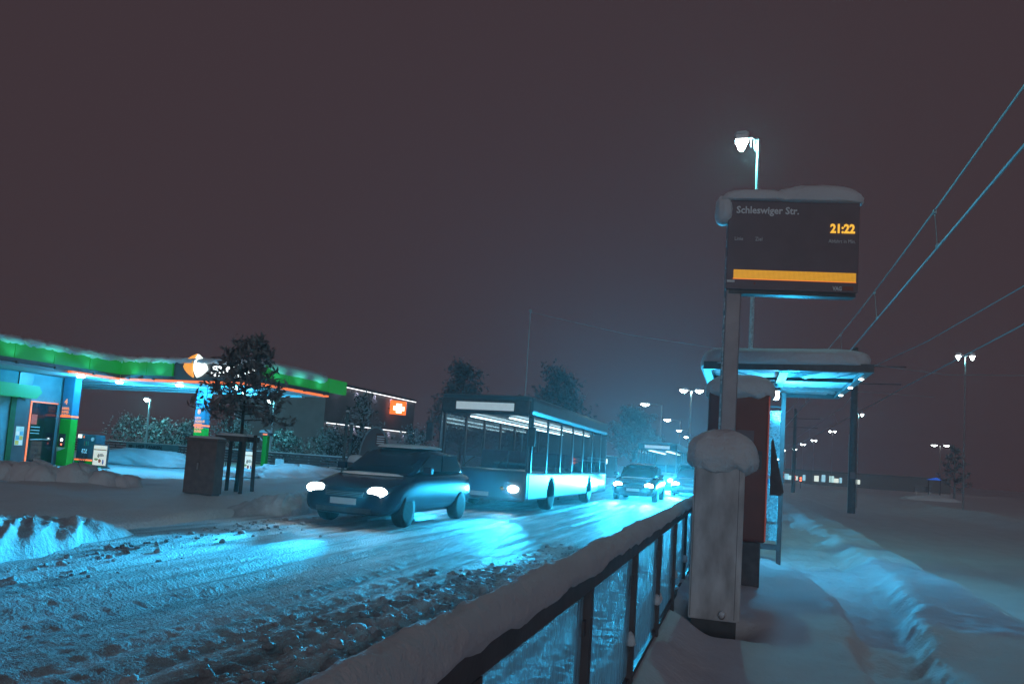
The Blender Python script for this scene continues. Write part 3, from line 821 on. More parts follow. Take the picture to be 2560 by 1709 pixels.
# lamps washing the fascia from below
for (x, y, dx, dy) in [(-26.45, yy_, -.3, 0) for yy_ in (18.2, 19.8, 21.4, 23.2)] + [(xx_, 24.55, 0, .3) for xx_ in (-26.0, -24.6)] + [(-18.9, yy_, -.3, 0) for yy_ in (25.9, 27.5, 29.1)]:
    MB().rbox(x - .05 - cx0, x + .05 - cx0, y - .05 - cy0, y + .05 - cy0, 3.56 - cz0, 3.66 - cz0, .01).build("fascia_lamp", DKPAN, cp)
    MB().tube([(x - cx0, y - cy0, 3.61 - cz0), (x + dx - cx0, y + dy - cy0, 3.66 - cz0)], .015, 5).build("lamp_arm", DKPAN, cp)
    lamp_light("fascia_wash", 'SPOT', (x - cx0, y - cy0, 3.70 - cz0), 22, (.06, .75, .5), cp, (dx * 1.1, dy * 1.1, 1), 1.9, .8, .04)
# emblem and name
em = MB().prism([(a - cx0, b_ - cz0) for a, b_ in ((-22.62, 4.79), (-22.85, 4.71), (-23.06, 4.59), (-23.2, 4.43), (-23.29, 4.22), (-23.20, 4.09), (-23.08, 3.98), (-22.9, 3.85), (-22.71, 3.75), (-22.78, 3.92), (-22.82, 4.10), (-22.82, 4.3), (-22.78, 4.47), (-22.71, 4.64))], 24.80 - cy0, 24.895 - cy0)
em.build("emblem", ORSIGN, cp)
em = MB().prism([(a - cx0, b_ - cz0) for a, b_ in ((-22.57, 4.78), (-22.40, 4.66), (-22.22, 4.47), (-22.08, 4.28), (-22.02, 4.13), (-22.15, 4.0), (-22.33, 3.86), (-22.52, 3.76), (-22.62, 3.88), (-22.71, 4.05), (-22.75, 4.24), (-22.72, 4.45), (-22.66, 4.62))], 24.80 - cy0, 24.895 - cy0)
em.build("emblem", WHITEE, cp)
text("lettering", "star", .92, emis("white_letter_glow", (.9, 1, 1), 3), cp, (-21.85 - cx0, 24.885 - cy0, 3.86 - cz0), ext=.03, bold=.02, width=2.3)
# snow slumping over the fascia
for i in range(10):
    y = 17.2 + i * .86
    blob("snow_slump", (-26.82 - cx0, y - cy0, 4.5 - cz0), (.34, 1.1, .14), SNOWC, cp, p=2.6, noise=.35, seed=60 + i, nu=30, nv=14, flat=.5, droop=1.2)
for i in range(9):
    x = -26.4 + i * .86
    blob("snow_slump", (x - cx0, 24.95 - cy0, 4.5 - cz0), (1.1, .34, .12), SNOWC, cp, p=2.6, noise=.35, seed=80 + i, nu=30, nv=14, flat=.5, droop=1.2)
blob("snow_slump", (-19.5 - cx0, 27.5 - cy0, 4.44 - cz0), (.62, 5.0, .22), SNOWC, cp, p=6, noise=.10, seed=95, nu=90, nv=20, flat=1.2, droop=.5)


# columns
def column(x, y, txt, big, wd, label):
    t = empty("canopy_column", (x, y, G), 0, label, "column", "columns under the fuel canopy")
    MB().rbox(-wd / 2, wd / 2, 0, .36, 0, 2.09, .03).build("lower_cladding", GREENP, t)
    MB().box(-wd / 2 + .012, wd / 2 - .012, .012, .35, 2.09, 2.16).build("joint", BLUEP, t)
    MB().box(-wd / 2 - .008, wd / 2 + .008, -.008, .368, 2.16, 2.24).build("orange_strip", ORANGE, t)
    MB().rbox(-wd / 2, wd / 2, 0, .36, 2.241, 3.96, .03).build("upper_cladding", BLUEP, t)
    text("lettering", big, .34, ORTXT, t, (-wd * .25, -.004, 2.74), ext=.004, bold=.012)
    for i, l_ in enumerate(txt): text("lettering", l_, .15, ORTXT, t, (-wd * .42, -.004, 2.60 - .155 * i - .1), ext=.004, bold=.006)
    return t


c1 = column(-28.8, 24.06, ["DIESEL", "SUPER", "SUPER+"], "4", .64, "green and blue canopy column numbered 4 with a card terminal")
MB().box(-.26, .12, -.012, .01, .84, 1.42).build("terminal", mat("dark_terminal", (.05, .05, .05), .4), c1)
MB().lathe([(.05, 0), (.05, -.02), (.02, -.025)], (-.07, -.012, 1.15), 12, 'y').build("terminal_light", WARMW, c1)
MB().lathe([(.035, 0), (.035, -.02), (.02, -.025)], (-.07, -.012, .95), 12, 'y').build("terminal_light", REDL, c1)
MB().prism([(-.34, .82), (.2, .80), (-.28, .62)], -.03, -.003).build("tray", mat("pale_tray", (.6, .7, .55), .4), c1)
c2 = column(-24.1, 27.0, ["LKW", "ADBLUE", "DIESEL", "SUPER+", "SUPER"], "8", .58, "green and blue canopy column behind the dark cabinet by the tree")

# shop front
shp = empty("petrol_shop", (-29.3, 20, G), 0, "petrol station shop front with orange-framed glass door and blue-lit wall", "shop")
MB().box(-8, -.02, -8, 4.3, 0, 3.94).build("wall", mat("blue_grey_render", (.22, .34, .38), .7, 0, .1, 3), shp)
MB().box(-.02, .03, 2.1, 2.72, 0, 3.94).build("dark_cladding", DKPAN, shp)
MB().box(-.02, .04, 1.86, 2.09, 0, 3.3).build("green_trim", mat("dark_green", (.03, .12, .03), .5), shp)
d = MB().box(-.02, .035, 2.76, 3.98, .02, 2.70).build("door", CARGL, shp)
MB().box(-.02, .06, 2.725, 2.775, 0, 2.755).build("frame", ORANGE, d)
MB().box(-.02, .06, 2.78, 4.0, 2.705, 2.755).build("frame", ORANGE, d)
MB().tube([(.09, 2.84, 1.08), (.13, 3.3, 1.12), (.09, 3.75, 1.12)], .025, 8).build("handle", GALV, d)
MB().box(.036, .042, 2.82, 3.08, 1.75, 2.18).build("notice", mat("red_notice", (.6, .12, .08), .6, emit=(.8, .1, .06), estr=.25), d)
for z in (1.62, 1.48, 1.35): MB().box(.036, .041, 2.84, 3.25, z, z + .035).build("opening_hours", mat("pale_print", (.7, .72, .7), .6), d)
ps = MB().box(.031, .06, 2.19, 2.53, .82, 1.62).build("poster", mat("lit_poster", (.5, .6, .55), .5, col2=(.1, .35, .4), scale=6, emit=(.35, .6, .6), estr=.55), shp)
for k in range(6):
    MB().box(.0605, .064, 2.20 + .16 * (k % 2), 2.35 + .16 * (k % 2), .85 + .2 * (k // 2), 1.02 + .2 * (k // 2)).build("poster_print", mat("poster_print_%d" % (k % 3), [(.5, .45, .1), (.7, .75, .7), (.1, .35, .5)][k % 3], .6, emit=[(.6, .5, .1), (.7, .8, .75), (.1, .4, .6)][k % 3], estr=.4), ps)
sg = MB()
sg.prism([(-1.2, 3.42), (2.62, 3.38), (2.78, 3.12), (2.55, 2.84), (-1.2, 2.86)], .05, .55, 'yz'); sg.build("entrance_sign", GREENE, shp)
for y in (.2, 1.8):
    lamp_light("sign_wash", 'SPOT', (.9, y, 2.72), 5, (.08, .75, .55), shp, (-.5, 0, 1), 1.6, .8, .04)
    MB().tube([(.55, y, 2.85), (.9, y, 2.69)], .015, 5).build("lamp_arm", DKPAN, shp)
MB().rbox(.04, .2, 1.0, 1.18, 2.55, 2.75, .02).build("wall_lamp", emis("wall_lamp_glow", (.6, .95, 1), 4), shp)
lamp_light("wall_wash", 'SPOT', (.45, 1.1, 2.5), 60, CY, shp, (-.25, -.2, -1), 2.4, .8, .05)

# fuel pumps
pm = empty("fuel_pump", (-28.45, 24.95, G), 0, "blue and green fuel pump with hanging hoses beside column 4", "fuel pump")
MB().rbox(-.55, .55, 0, .5, .33, 1.45, .03).build("housing", mat("pump_blue", (.06, .13, .17), .4), pm)
MB().rbox(-.6, .6, -.02, .52, 0, .26, .02).build("base", GREENP, pm)
MB().box(-.6, .6, -.025, .525, .262, .325).build("orange_strip", ORANGE, pm)
MB().box(-.52, -.30, -.012, .0, 1.28, 1.44).build("price_display", WHITEE, pm)
MB().lathe([(.09, 0), (.09, -.02), (.05, -.025)], (.36, -.0, 1.25), 14, 'y').build("dial", LET, pm)
for k in range(3):
    x = -.10 + k * .11
    MB().box(x - .012, x + .012, -.012, 0, .95, 1.15).build("grade_mark", mat("grade_%d" % k, [(.6, .2, .1), (.1, .45, .15), (.1, .45, .35)][k], .4), pm)
    MB().tube([(x, -.06, .78), (x + .03, -.12, .66), (x + .07, -.1, .60)], .03, 7).build("nozzle", LET, pm)
    MB().tube([(x + .02, -.06, .72), (x - .04, -.16, .4), (x - .07, -.12, .1), (x - .02, -.08, .3), (x + .05, -.02, .5)], .018, 6).build("hose", BLACK, pm)
text("lettering", "4", .18, ORTXT, pm, (-.22, -.008, 1.27), ext=.004, bold=.004)


# advertising boards
def ad_board(loc, w_, h_, label, seed):
    t = empty("advertising_board", loc, 0, label, "sign", "advertising boards on the forecourt")
    MB().box(-w_ / 2, w_ / 2, 0, .07, .06, h_).build("frame", DKPAN, t)
    MB().box(-w_ / 2 + .05, w_ / 2 - .05, -.012, .0, .12, h_ - .05).build("poster", mat("backlit_poster", (.75, .72, .62), .5, emit=(.95, .85, .66), estr=.55), t)
    MB().box(-w_ / 2 + .07, w_ / 2 - .07, -.016, -.012, h_ - .26, h_ - .22).build("poster_rule", mat("poster_rule", (.5, .2, .1), .5), t)
    cols = [(.25, .3, .12), (.3, .08, .05), (.05, .15, .4), (.45, .38, .3), (.3, .2, .14)]
    for k, (fx, fz, rx, rz_) in enumerate(((.28, .36, .13, .05), (.52, .30, .09, .08), (.75, .27, .05, .11), (.62, .55, .17, .07), (.42, .52, .07, .09))):
        ring = [(-w_ / 2 + w_ * fx + w_ * rx * math.cos(a) * (1 + .2 * math.sin(3 * a + k)), h_ * fz + h_ * rz_ * math.sin(a)) for a in np.linspace(0, 2 * math.pi, 16, endpoint=False)]
        MB().prism(ring, -.018, -.0125).build("poster_picture", mat("poster_col_%d" % k, cols[k], .5, emit=cols[k], estr=.35), t)
    for s in (-1, 1): MB().box(s * w_ * .4 - .03, s * w_ * .4 + .03, -.16, .24, 0, .055).build("foot", DKPAN, t)
    return t


ad_board((-27.35, 24.75, G), .86, 1.05, "backlit advertising board standing between the pumps and the snow pile", 1)
ad_board((-23.45, 29.9, G), .70, 1.15, "backlit advertising board standing behind the staked tree", 2)

# vacuum post with hose arches
vc = empty("vacuum_post", (-25.6, 34, G), 0, "green car vacuum post with two hose arches and snow lid", "vacuum post")
MB().rbox(-.15, .15, -.12, .12, 0, 1.98, .03).build("post", GREENP, vc)
MB().rbox(-.30, .30, -.2, .2, 1.981, 2.16, .05).build("head", DKPAN, vc)
MB().box(-.1, .2, -.206, -.2, 2.02, 2.10).build("lit_label", ORANGE, vc)
blob("snow_cap", (-.05, 0, 2.17), (.72, .5, .16), SNOW, vc, p=3, noise=.1, seed=3, nu=30, nv=14, flat=.2)
for s, x in ((-1, -.5), (1, -.35)):
    MB().tube([(-.2, -.1, 1.7), (x * 1.0, -.15, 1.95), (x - .35, -.18, 1.6), (x - .5 - .1 * s, -.2, .7)], .03, 8).build("hose", GALV, vc)
bn = empty("rubbish_bin", (-26.15, 33.2, G), 0, "round bin heaped with snow beside the green vacuum post", "bin")
MB().lathe([(.24, 0), (.26, .1), (.27, .85), (.29, .9), (.24, .9)], (0, 0, 0), 20).build("drum", mat("blue_bin", (.06, .2, .26), .5), bn)
blob("snow_cap", (0, 0, .9), (.56, .56, .3), SNOW, bn, p=2.2, noise=.1, seed=8, nu=26, nv=14, flat=.15)

# banner fence
fn = empty("slatted_fence", (-46, 38, G), 0, "long low slatted fence behind the petrol station", "fence")
for k in range(5):
    MB().box(0, 31, -.02, .02, .22 + k * .17, .32 + k * .17).build("slat", DKPAN, fn)
blob("snow_cap", (15.5, 0, 1.01), (31, .12, .06), SNOW, fn, p=12, noise=.06, seed=2, nu=200, nv=8, flat=.1)
for k in range(16):
    MB().box(k * 2.05 + .05, k * 2.05 + .13, .025, .09, -.1, 1.0).build("post", DARKST, fn)


def banner(loc, w_, h_, lines, label, size, ln):
    t = empty("banner", loc, 0, label, "banner", "banners hung on the slatted fence")
    xs_ = np.linspace(0, w_, 30); zs = np.linspace(0, h_, 8); BXX, BZZ = np.meshgrid(xs_, zs)
    BYY = .03 * (fbm(BXX * 1.5, BZZ * 2, 3) - .5)
    co = np.stack([BXX, BYY, BZZ], -1).reshape(-1, 3); co2 = co + (0, .012, 0)
    n, k = BXX.shape; id_ = np.arange(n * k).reshape(n, k)
    q = np.stack([id_[:-1, :-1], id_[:-1, 1:], id_[1:, 1:], id_[1:, :-1]], -1).reshape(-1, 4)
    np_mesh("cloth", np.concatenate([co, co2]), np.concatenate([q, q[:, ::-1] + n * k]), mat("banner_cloth", (.16, .34, .36), .7, 0, .1, 2), t, True)
    for i, l_ in enumerate(lines): text("lettering", l_, size, mat("banner_ink", (.02, .05, .06), .7), t, (ln, -.03, h_ - size * (1.05 + i * 1.1)), ext=.004, bold=.008)
    return t


b1 = banner((-39.7, 37.9, -.25), 4.4, .83, ["HIER TANKEN,", "ADAC"], "teal banner lettered HIER TANKEN hung on the slatted fence", .34, .9)
MB().rbox(.25, .55, -.04, -.022, .25, .68, .02).build("pump_symbol", mat("banner_ink", (.02, .05, .06), .7), b1)
MB().tube([(.55, -.03, .3), (.66, -.03, .3), (.66, -.03, .55), (.6, -.03, .62)], .02, 5).build("pump_symbol_hose", mat("banner_ink", (.02, .05, .06), .7), b1)
banner((-19.3, 37.9, -.25), 3.6, .9, ["TIEFPREIS", "GARANTIE"], "dim grey-blue banner on the slatted fence right of the bushes", .34, .3)

# snow heaps on the forecourt
def heap(c, s, label, seed, nz=.25):
    o = blob("snow_heap", c, s, SNOWC, None, p=2.3, noise=nz, nf=3.2, seed=seed, nu=110, nv=40, flat=.05)
    return tag(o, label, "snow heap", "snow heaps on the forecourt")


heap((-30.8, 30.5, G), (6.6, 3.2, .78), "long cleared snow heap in front of the lettered banner", 3, .3)
heap((-19.6, 28.6, G), (4.6, 2.6, .66), "snow heap right of the green vacuum post", 4, .32)
heap((-22.2, 27.4, G), (2.2, 1.6, .35), "low snow heap in front of the rear advertising board", 6, .3)
for i, (x, y, s) in enumerate(((-17.9, 13.4, .62), (-17.2, 13.6, .7), (-16.5, 13.4, .6), (-15.9, 13.8, .72), (-15.2, 14.0, .55), (-18.5, 13.2, .66), (-14.7, 14.2, .45))):
    tag(blob("snow_boulder", (x, y, -.18), (s * 1.5, s * 1.3, s * .72), SNOWC, None, p=2.2, noise=.22, seed=120 + i, nu=40, nv=22, flat=.1),
        ["snow boulder second from left edge", "broad snow boulder third from the left edge", "snow boulder fourth in the row beside the driveway", "largest snow boulder below the fuel pump", "smaller snow boulder second from the driveway", "leftmost snow boulder at the frame edge", "smallest snow boulder, nearest the driveway"][i], "snow boulder", "snow boulders left of the driveway")
pl_ = empty("snow_covered_plate", (-21.4, 29.6, G), 0, "small pale panel sticking out of the forecourt snow", "panel")
MB().box(-.26, .26, -.015, .015, .3, .86, top=(.02, 0)).build("panel", mat("pale_panel", (.6, .66, .68), .5), pl_)
MB().box(-.03, .03, .016, .05, 0, .8).build("stake", DARKST, pl_)

# ---- lamps of the forecourt
street_lamp("street_lamp", (-39.75, 39.6, G), 4.1, [(-.22, -.1)], "short street lamp shining between the two canopy columns", "lamps behind the petrol station", r=.07, light=520, power=60, head=.36)
street_lamp("street_lamp", (-29.75, 40, G), 4.42, [(-.35, 0)], "slim street lamp standing under the canopy's right end", "lamps behind the petrol station", r=.07, light=520, power=9, head=.4)

# ---- dark cabinet on the pavement
cb = empty("distribution_cabinet", (-12.2, 14, -.2), R(6), "dark brown distribution cabinet on the pavement left of the tree", "cabinet")
CABM = mat("dark_brown_cabinet", (0.20, 0.13, 0.11), .6, 0, .15, 6, .002, 40)
MB().rbox(-.40, .40, -.2, .16, .08, 1.34, .02).build("housing", CABM, cb)
for k in range(2): MB().box(-.37 + k * .38, -.01 + k * .38, -.206, -.199, .14, 1.26).build("door", CABM, cb)
MB().box(-.44, .44, -.24, .20, 1.341, 1.39).build("lid", CABM, cb)
MB().box(-.37, .37, -.16, .13, -.1, .08).build("plinth", DKPAN, cb)
MB().box(-.06, -.03, -.225, -.206, .65, .8).build("handle", GALV, cb)
blob("snow_cap", (0, 0, 1.392), (.84, .40, .05), SNOWC, cb, p=5, noise=.2, seed=9, nu=40, nv=10, flat=.1)


# ================================================================== TREES AND BUSHES
def leaf_mesh(name, P, size, m, parent, jit=.5, long=1.6, droop=0.):
    n = len(P); a = rng.normal(size=(n, 3)); a[:, 2] -= droop
    a /= np.linalg.norm(a, axis=1)[:, None]
    b_ = rng.normal(size=(n, 3)); b_ -= (b_ * a).sum(1)[:, None] * a; b_ /= np.linalg.norm(b_, axis=1)[:, None]
    c_ = np.cross(a, b_)
    s = size * (1 + jit * (rng.random(n) - .5) * 2)[:, None]
    co = np.stack([P - a * s * long * .5, P + b_ * s * .32 - c_ * s * .06, P + a * s * long * .5, P - b_ * s * .32 - c_ * s * .06], 1).reshape(-1, 3)
    return np_mesh(name, co, np.arange(4 * n).reshape(n, 4), m, parent)


LEAFD = mat("dry_brown_leaves", (0.27, 0.225, 0.21), .8, 0, .3, 5)
LEAFS = mat("snowy_leaves", (0.55, 0.62, 0.64), .8, 0, .35, 7)
LEAFG = mat("evergreen_leaves", (0.05, 0.08, 0.06), .7, 0, .3, 6)
TWIGS = mat("rimed_twigs", (0.45, 0.48, 0.5), .8, 0, .3, 14)


def branch_set(mb, base, height, spread, n, up0, r0, tips, lean=.35, sub=5, start=.35, droop=0., seedv=0):
    for i in range(n):
        f = start + (1 - start) * (i + .5) / n
        a = i * 2.399 + rng.random() * .6
        l_ = spread * (1.05 - .75 * ((f - start) / (1 - start)) ** 1.3) * rng.uniform(.75, 1.1)
        p0 = Vector(base) + Vector((0, 0, height * f)); d_ = Vector((math.cos(a), math.sin(a), lean * rng.uniform(.5, 1.2)))
        p1 = p0 + d_ * l_ * .5; p2 = p0 + d_ * l_ + Vector((0, 0, -droop * l_))
        rr = r0 * (1 - f * .6) * .45
        mb.tube([p0, p1, p2], [rr, rr * .65, rr * .25], 5)
        for k in range(sub):
            g = .3 + .7 * (k + rng.random()) / sub
            q = p0.lerp(p1, g * 2) if g < .5 else p1.lerp(p2, g * 2 - 1)
            e_ = Vector((rng.normal(), rng.normal(), rng.normal() * .5 + .1)).normalized() * l_ * .32 * rng.uniform(.6, 1.2)
            e_.z -= droop * .1
            mb.tube([q, q + e_], [rr * .35, rr * .1], 4); tips.append((q, q + e_))
    return tips


def tree(name, loc, h, spread, label, group=None, leafm=None, leafn=3000, leafs=.1, trunk_r=.07, n=26, start=.4, lean=.25, droop=0., sub=6, barkm=None, snowy=None, long=1.6, scat=.12):
    t = empty(name, loc, 0, label, "tree" if "bush" not in name else "bush", group)
    mb = MB(); tips = []
    mb.tube([(0, 0, -.1), (.02, 0, h * .35), (-.02, .02, h * .7), (0, 0, h * .97)], [trunk_r, trunk_r * .8, trunk_r * .5, trunk_r * .1], 8)
    branch_set(mb, (0, 0, 0), h, spread, n, 0, trunk_r, tips, lean, sub, start, droop)
    mb.build("trunk", barkm or BARK, t, fix=False)
    if leafm:
        A = np.array([a[:] for a, b_ in tips]); B = np.array([b_[:] for a, b_ in tips])
        ii = rng.integers(0, len(A), leafn); f = rng.random((leafn, 1)) * 1.15
        P = A[ii] * (1 - f) + B[ii] * f + rng.normal(size=(leafn, 3)) * scat * spread
        k = int(leafn * .35) if snowy else leafn
        leaf_mesh("crown", P[:k], leafs, leafm, t, long=long, droop=droop)["kind"] = "stuff"
        if snowy: leaf_mesh("snowy_twigs", P[k:] + (0, 0, .03), leafs * .9, snowy, t, long=long)["kind"] = "stuff"
    return t


tr1 = tree("street_tree", (-12.30, 15.3, -.2), 4.0, 1.36, "young dark-leaved street tree with wooden stakes in front of the canopy", None, LEAFD, 1900, .10, .055, 40, .47, .16, .14, 6, long=2.2, scat=.04)
st_ = empty("tree_stakes", (-12.38, 15.3, -.2), R(10), "dark wooden stake frame with crossbars around the leafy street tree", "tree stakes")
WOOD = mat("dark_wood", (.13, .10, .085), .85, 0, .2, 12, .003, 40, stretch=(1, 1, .2))
for sx_, sy_ in ((-1, -1), (1, -1), (-1, 1), (1, 1)):
    MB().tube([(sx_ * .36, sy_ * .3, -.2), (sx_ * .33, sy_ * .27, 1.55)], .05, 8).build("stake", WOOD, st_)
for s in (-1, 1):
    MB().box(-.42, .42, s * .32 - .02, s * .32 + .02, 1.36, 1.50).build("crossbar", WOOD, st_)
    blob("snow_cap", (0, s * .32, 1.5), (.8, .1, .06), SNOWC, st_, p=4, noise=.3, seed=int(s) + 5, nu=30, nv=10, flat=.1)

tr2 = tree("street_tree", (-10.05, 17.4, -.2), 2.75, .62, "thin rimed young tree standing behind two tall stakes", None, LEAFG, 700, .07, .03, 24, .4, .8, 0, 5, snowy=LEAFS, scat=.10)
for i, (x, hh) in enumerate(((-10.28, 2.35), (-10.12, 2.02))):
    s_ = empty("tall_stake", (x, 17.0, -.2), 0, ["taller of the two stakes beside the arch sign", "shorter of the two stakes beside the arch sign"][i], "stake", "stakes beside the arch sign")
    MB().tube([(0, 0, -.2), (.02, 0, hh)], [.045, .04], 8).build("shaft", mat("rimed_wood", (.16, .2, .2), .8, 0, .3, 12), s_)
    MB().lathe([(.05, 0), (.052, .02), (.05, .1), (.04, .11)], (.01, 0, hh - .5), 10).build("tie", BLACK, s_)
    blob("snow_cap", (.02, 0, hh), (.1, .1, .05), SNOW, s_, p=2, noise=.1, seed=i, nu=12, nv=8, flat=.1)

# arch-shaped advertising sign, bin
ar = empty("arch_sign", (-9.35, 17.0, -.2), R(4), "arched dark advertising sign with printed panel by the far kerb", "sign")
pth = [(-.44, 0, .0), (-.44, 0, 1.05)] + [(-.44 + .44 * (1 - math.cos(a)), 0, 1.30 + .68 * math.sin(a) - .25 * (1 - math.sin(a))) for a in np.linspace(.15, math.pi - .1, 14)] + [(.43, 0, 1.0), (.43, 0, .0)]
MB().tube(pth, .03, 8).build("frame", mat("rimed_frame", (.3, .36, .38), .6, .2, .2), ar)
pp = [(x * .93, z) for x, y, z in pth if z > .3]
pp = [(-.41, .55)] + [(x * .93, min(z, 1.95)) for x, y, z in pth[1:-1]] + [(.40, .55)]
arp = MB().prism(pp, -.012, .012).build("panel", mat("arch_panel", (.10, .12, .13), .45, 0, .3, 2.5, col2=(.16, .10, .09)), ar)
MB().rbox(.02, .30, -.02, -.0125, 1.50, 1.82, .003).build("print_patch", mat("dull_red_print2", (.16, .07, .06), .5), arp)
for k in range(4): MB().box(.05, .27, -.024, -.0205, 1.54 + .06 * k, 1.565 + .06 * k).build("print_line", LETD, arp)
bn2 = empty("litter_bin", (-9.82, 16.9, -.2), 0, "dark litter bin with snow lid between stakes and arch sign", "bin")
MB().rbox(-.17, .17, -.15, .15, .05, 1.02, .03).build("housing", DKPAN, bn2)
MB().box(-.11, .11, -.157, -.149, .78, .92).build("slot", BLACK, bn2)
blob("snow_cap", (0, 0, 1.03), (.42, .4, .18), SNOWC, bn2, p=3, noise=.1, seed=5, nu=30, nv=14, flat=.2)

bl = ["leftmost snow-laden bush seen under the canopy", "snow-laden bush left of the second column", "snow-laden bush directly behind the second column", "broad snowy bush behind the staked tree", "snowy bush right of the slim forecourt lamp", "bright snowy bush left of the two tall stakes", "large dim bush right of the arch sign"]
for i, (x, z, w_) in enumerate(((-43.6, 2.05, 2.2), (-40.9, 2.0, 1.6), (-38.6, 2.05, 1.7), (-34.6, 2.25, 2.1), (-30.1, 1.8, 1.5), (-26.5, 2.2, 1.5), (-20.1, 2.3, 1.9))):
    b_ = tree("bush", (x, 42, G), z - G, w_, bl[i], "bushes behind the slatted fence", LEAFG, 1500, .15, .05, 22, .08, .55, 0, 5, snowy=LEAFS, scat=.10, long=1.2)

# large trees behind the bus
for i, (x, y, h, s) in enumerate(((-30.5, 75, 11.5, 4.2), (-24.0, 78, 8.0, 3.6), (-19.5, 76, 11.0, 4.6))):
    tree("roadside_tree", (x, y, G), h, s, ["tall dim tree right of the orange cross sign", "lower dim tree behind the standing bus", "wide dim tree with high crown behind the thin pole"][i], "dim trees behind the bus", mat("dim_rimed_leaves", (.20, .22, .23), .85, 0, .3, 3), 3200, .34, .22, 34, .12, .55, 0, 6, scat=.09, long=1.2)
# bare snowy tree
tree("bare_tree", (-10.2, 70, G), 6.7, 2.9, "bare snow-laden tree above the far cars", None, TWIGS, 2600, .16, .16, 34, .22, .9, 0, 9, TWIGS, scat=.05, long=3.5)
tree("bare_tree", (19.8, 80, G), 5.2, 1.6, "snowy twigged tree at the far right beyond the tracks", None, TWIGS, 500, .14, .1, 18, .2, .8, 0, 6, TWIGS, scat=.05, long=3.5)

# ---- building with light strips and the orange cross
bd = empty("pharmacy_building", (-32, 50, G), 0, "dark building with two white light strips along its front", "building")
MB().box(-9, -.3, 0, 16.4, 0, 6.95).build("wall", mat("dark_render", (.22, .19, .20), .8, 0, .1, 1), bd)
for z in (6.62, 3.44):
    MB().box(-.299, -.05, .05, 16.3, z + .08, z + .2).build("ledge", DKPAN, bd)
    MB().box(-.12, -.06, .1, 16.2, z + .03, z + .079).build("light_strip", emis("strip_glow", (.95, .97, 1), 2.6), bd)
    for y in np.arange(1.6, 16.3, 3.2):
        lamp_light("strip_wash", 'SPOT', (-.12, y, z + .02), 28, (.6, .68, .95), bd, (-.12, 0, -1), 2.2, 1.0, .05)
MB().box(-.3, -.26, 10.9, 13.5, .1, 2.6).build("pale_panel", mat("pale_render", (.4, .42, .46), .7), bd)
for y in (1.2, 4.4, 7.6): MB().box(-.3, -.25, y, y + 2.2, .9, 2.6).build("window", CARGL, bd)
cr = empty("cross_sign", (-31.5, 61.2, 4.6), R(90), "glowing orange sign with a white cross on the building", "sign")
MB().box(-.85, .85, -.12, .12, 0, 1.30).build("panel", emis("orange_panel_glow", (1, .16, .01), 1.4), cr)
cv = [(-.30, .14), (.30, .14), (.30, .38), (.62, .38), (.62, .78), (.30, .78), (.30, 1.04), (-.30, 1.04), (-.30, .78), (-.62, .78), (-.62, .38), (-.30, .38)]
MB().prism(cv, -.17, -.121).build("cross", emis("white_cross_glow", (1, .96, .8), 2.2), cr)
MB().box(-.8, -.7, .12, .55, .5, .6).build("bracket", DKPAN, cr)
cr.rotation_euler = (0, 0, R(62))

# ================================================================== FAR ALONG THE ROAD
lab_l = ["nearest", "second", "third", "farthest"]
for i, (x, y) in enumerate(((-10.5, 78.8), (-10.5, 103.4), (-11.1, 130.7), (-11.7, 156))):
    street_lamp("street_lamp", (x + 1.9, y, G), 8.45, [(-1.8, -.2)], lab_l[i] + " single street lamp in the receding row above the far cars", "single lamps left of the far road", r=.09, light=60 if i < 1 else 0, power=40, head=1.1, mt=DARKST)
street_lamp("street_lamp", (-4.4, 62.6, G), 8.4, [(-.65, 0), (.65, 0)], "double-headed street lamp left of the departure board post", None, r=.09, light=60, power=45, head=.75, mt=DARKST)
lab_r = ["nearest", "second", "third", "fourth", "fifth", "farthest"]
for i, (x, y) in enumerate(((10.8, 42), (11.2, 80.5), (12.1, 111.2), (12.3, 141.2), (11.9, 160.7), (12.5, 194.7))):
    street_lamp("street_lamp", (x, y, G), 8.42, [(-.32, 0), (.32, 0)], lab_r[i] + " double-headed street lamp in the row beyond the tracks", "double lamps beyond the tracks", r=.035, light=(45 if i < 2 else 0), power=35, head=.20 + y * .0014, mt=DARKST)
street_lamp("street_lamp", (31.7, 137, G), 8.4, [(-.9, 0), (.9, -.4)], "lone street lamp far right beyond the tracks", None, r=.09, power=14, head=1.0, mt=DARKST)
for i, (x, y, z) in enumerate(((4.9, 118, 4.9), (5.6, 120, 4.2), (8.0, 150, 6.6))):
    street_lamp("street_lamp", (x, y, G), z, [(-.3, 0)], ["small distant lamp just right of the shelter post", "lower small distant lamp beside the shelter post", "tiny lamp between the shelter post and the double lamps"][i], "small distant lamps", r=.07, power=20, head=.5, mt=DARKST)

# ---- catenary
WIRE = mat("frosted_wire", (.45, .55, .58), .5, .3, .1, 30)


POLEM = mat("dull_pole_paint", (0.16, 0.14, 0.145), .7, 0, .15, 6)


def pole(x, y, label, h=7.6):
    t = empty("catenary_pole", (x, y, -.35), 0, label, "pole", "catenary poles between the tracks")
    MB().tube([(0, 0, 0), (0, 0, h * .5), (0, 0, h)], [.165, .15, .12], 14).build("mast", POLEM, t)
    MB().tube([(.19, -.05, .3), (.19, -.05, 3.2)], .022, 6).build("conduit", GALV, t)
    MB().tube([(-.18, -.08, .3), (-.18, -.08, 3.6)], .012, 6).build("rime_line", RIME, t)
    for z, l_ in ((5.95, 1.9), (6.75, 2.1)):
        MB().tube([(-l_, 0, z), (l_, 0, z)], .025, 6).build("bracket", POLEM, t)
    MB().box(-.12, .12, -.17, -.155, 1.6, 1.9).build("pole_plate", DARKB, t)
    return t


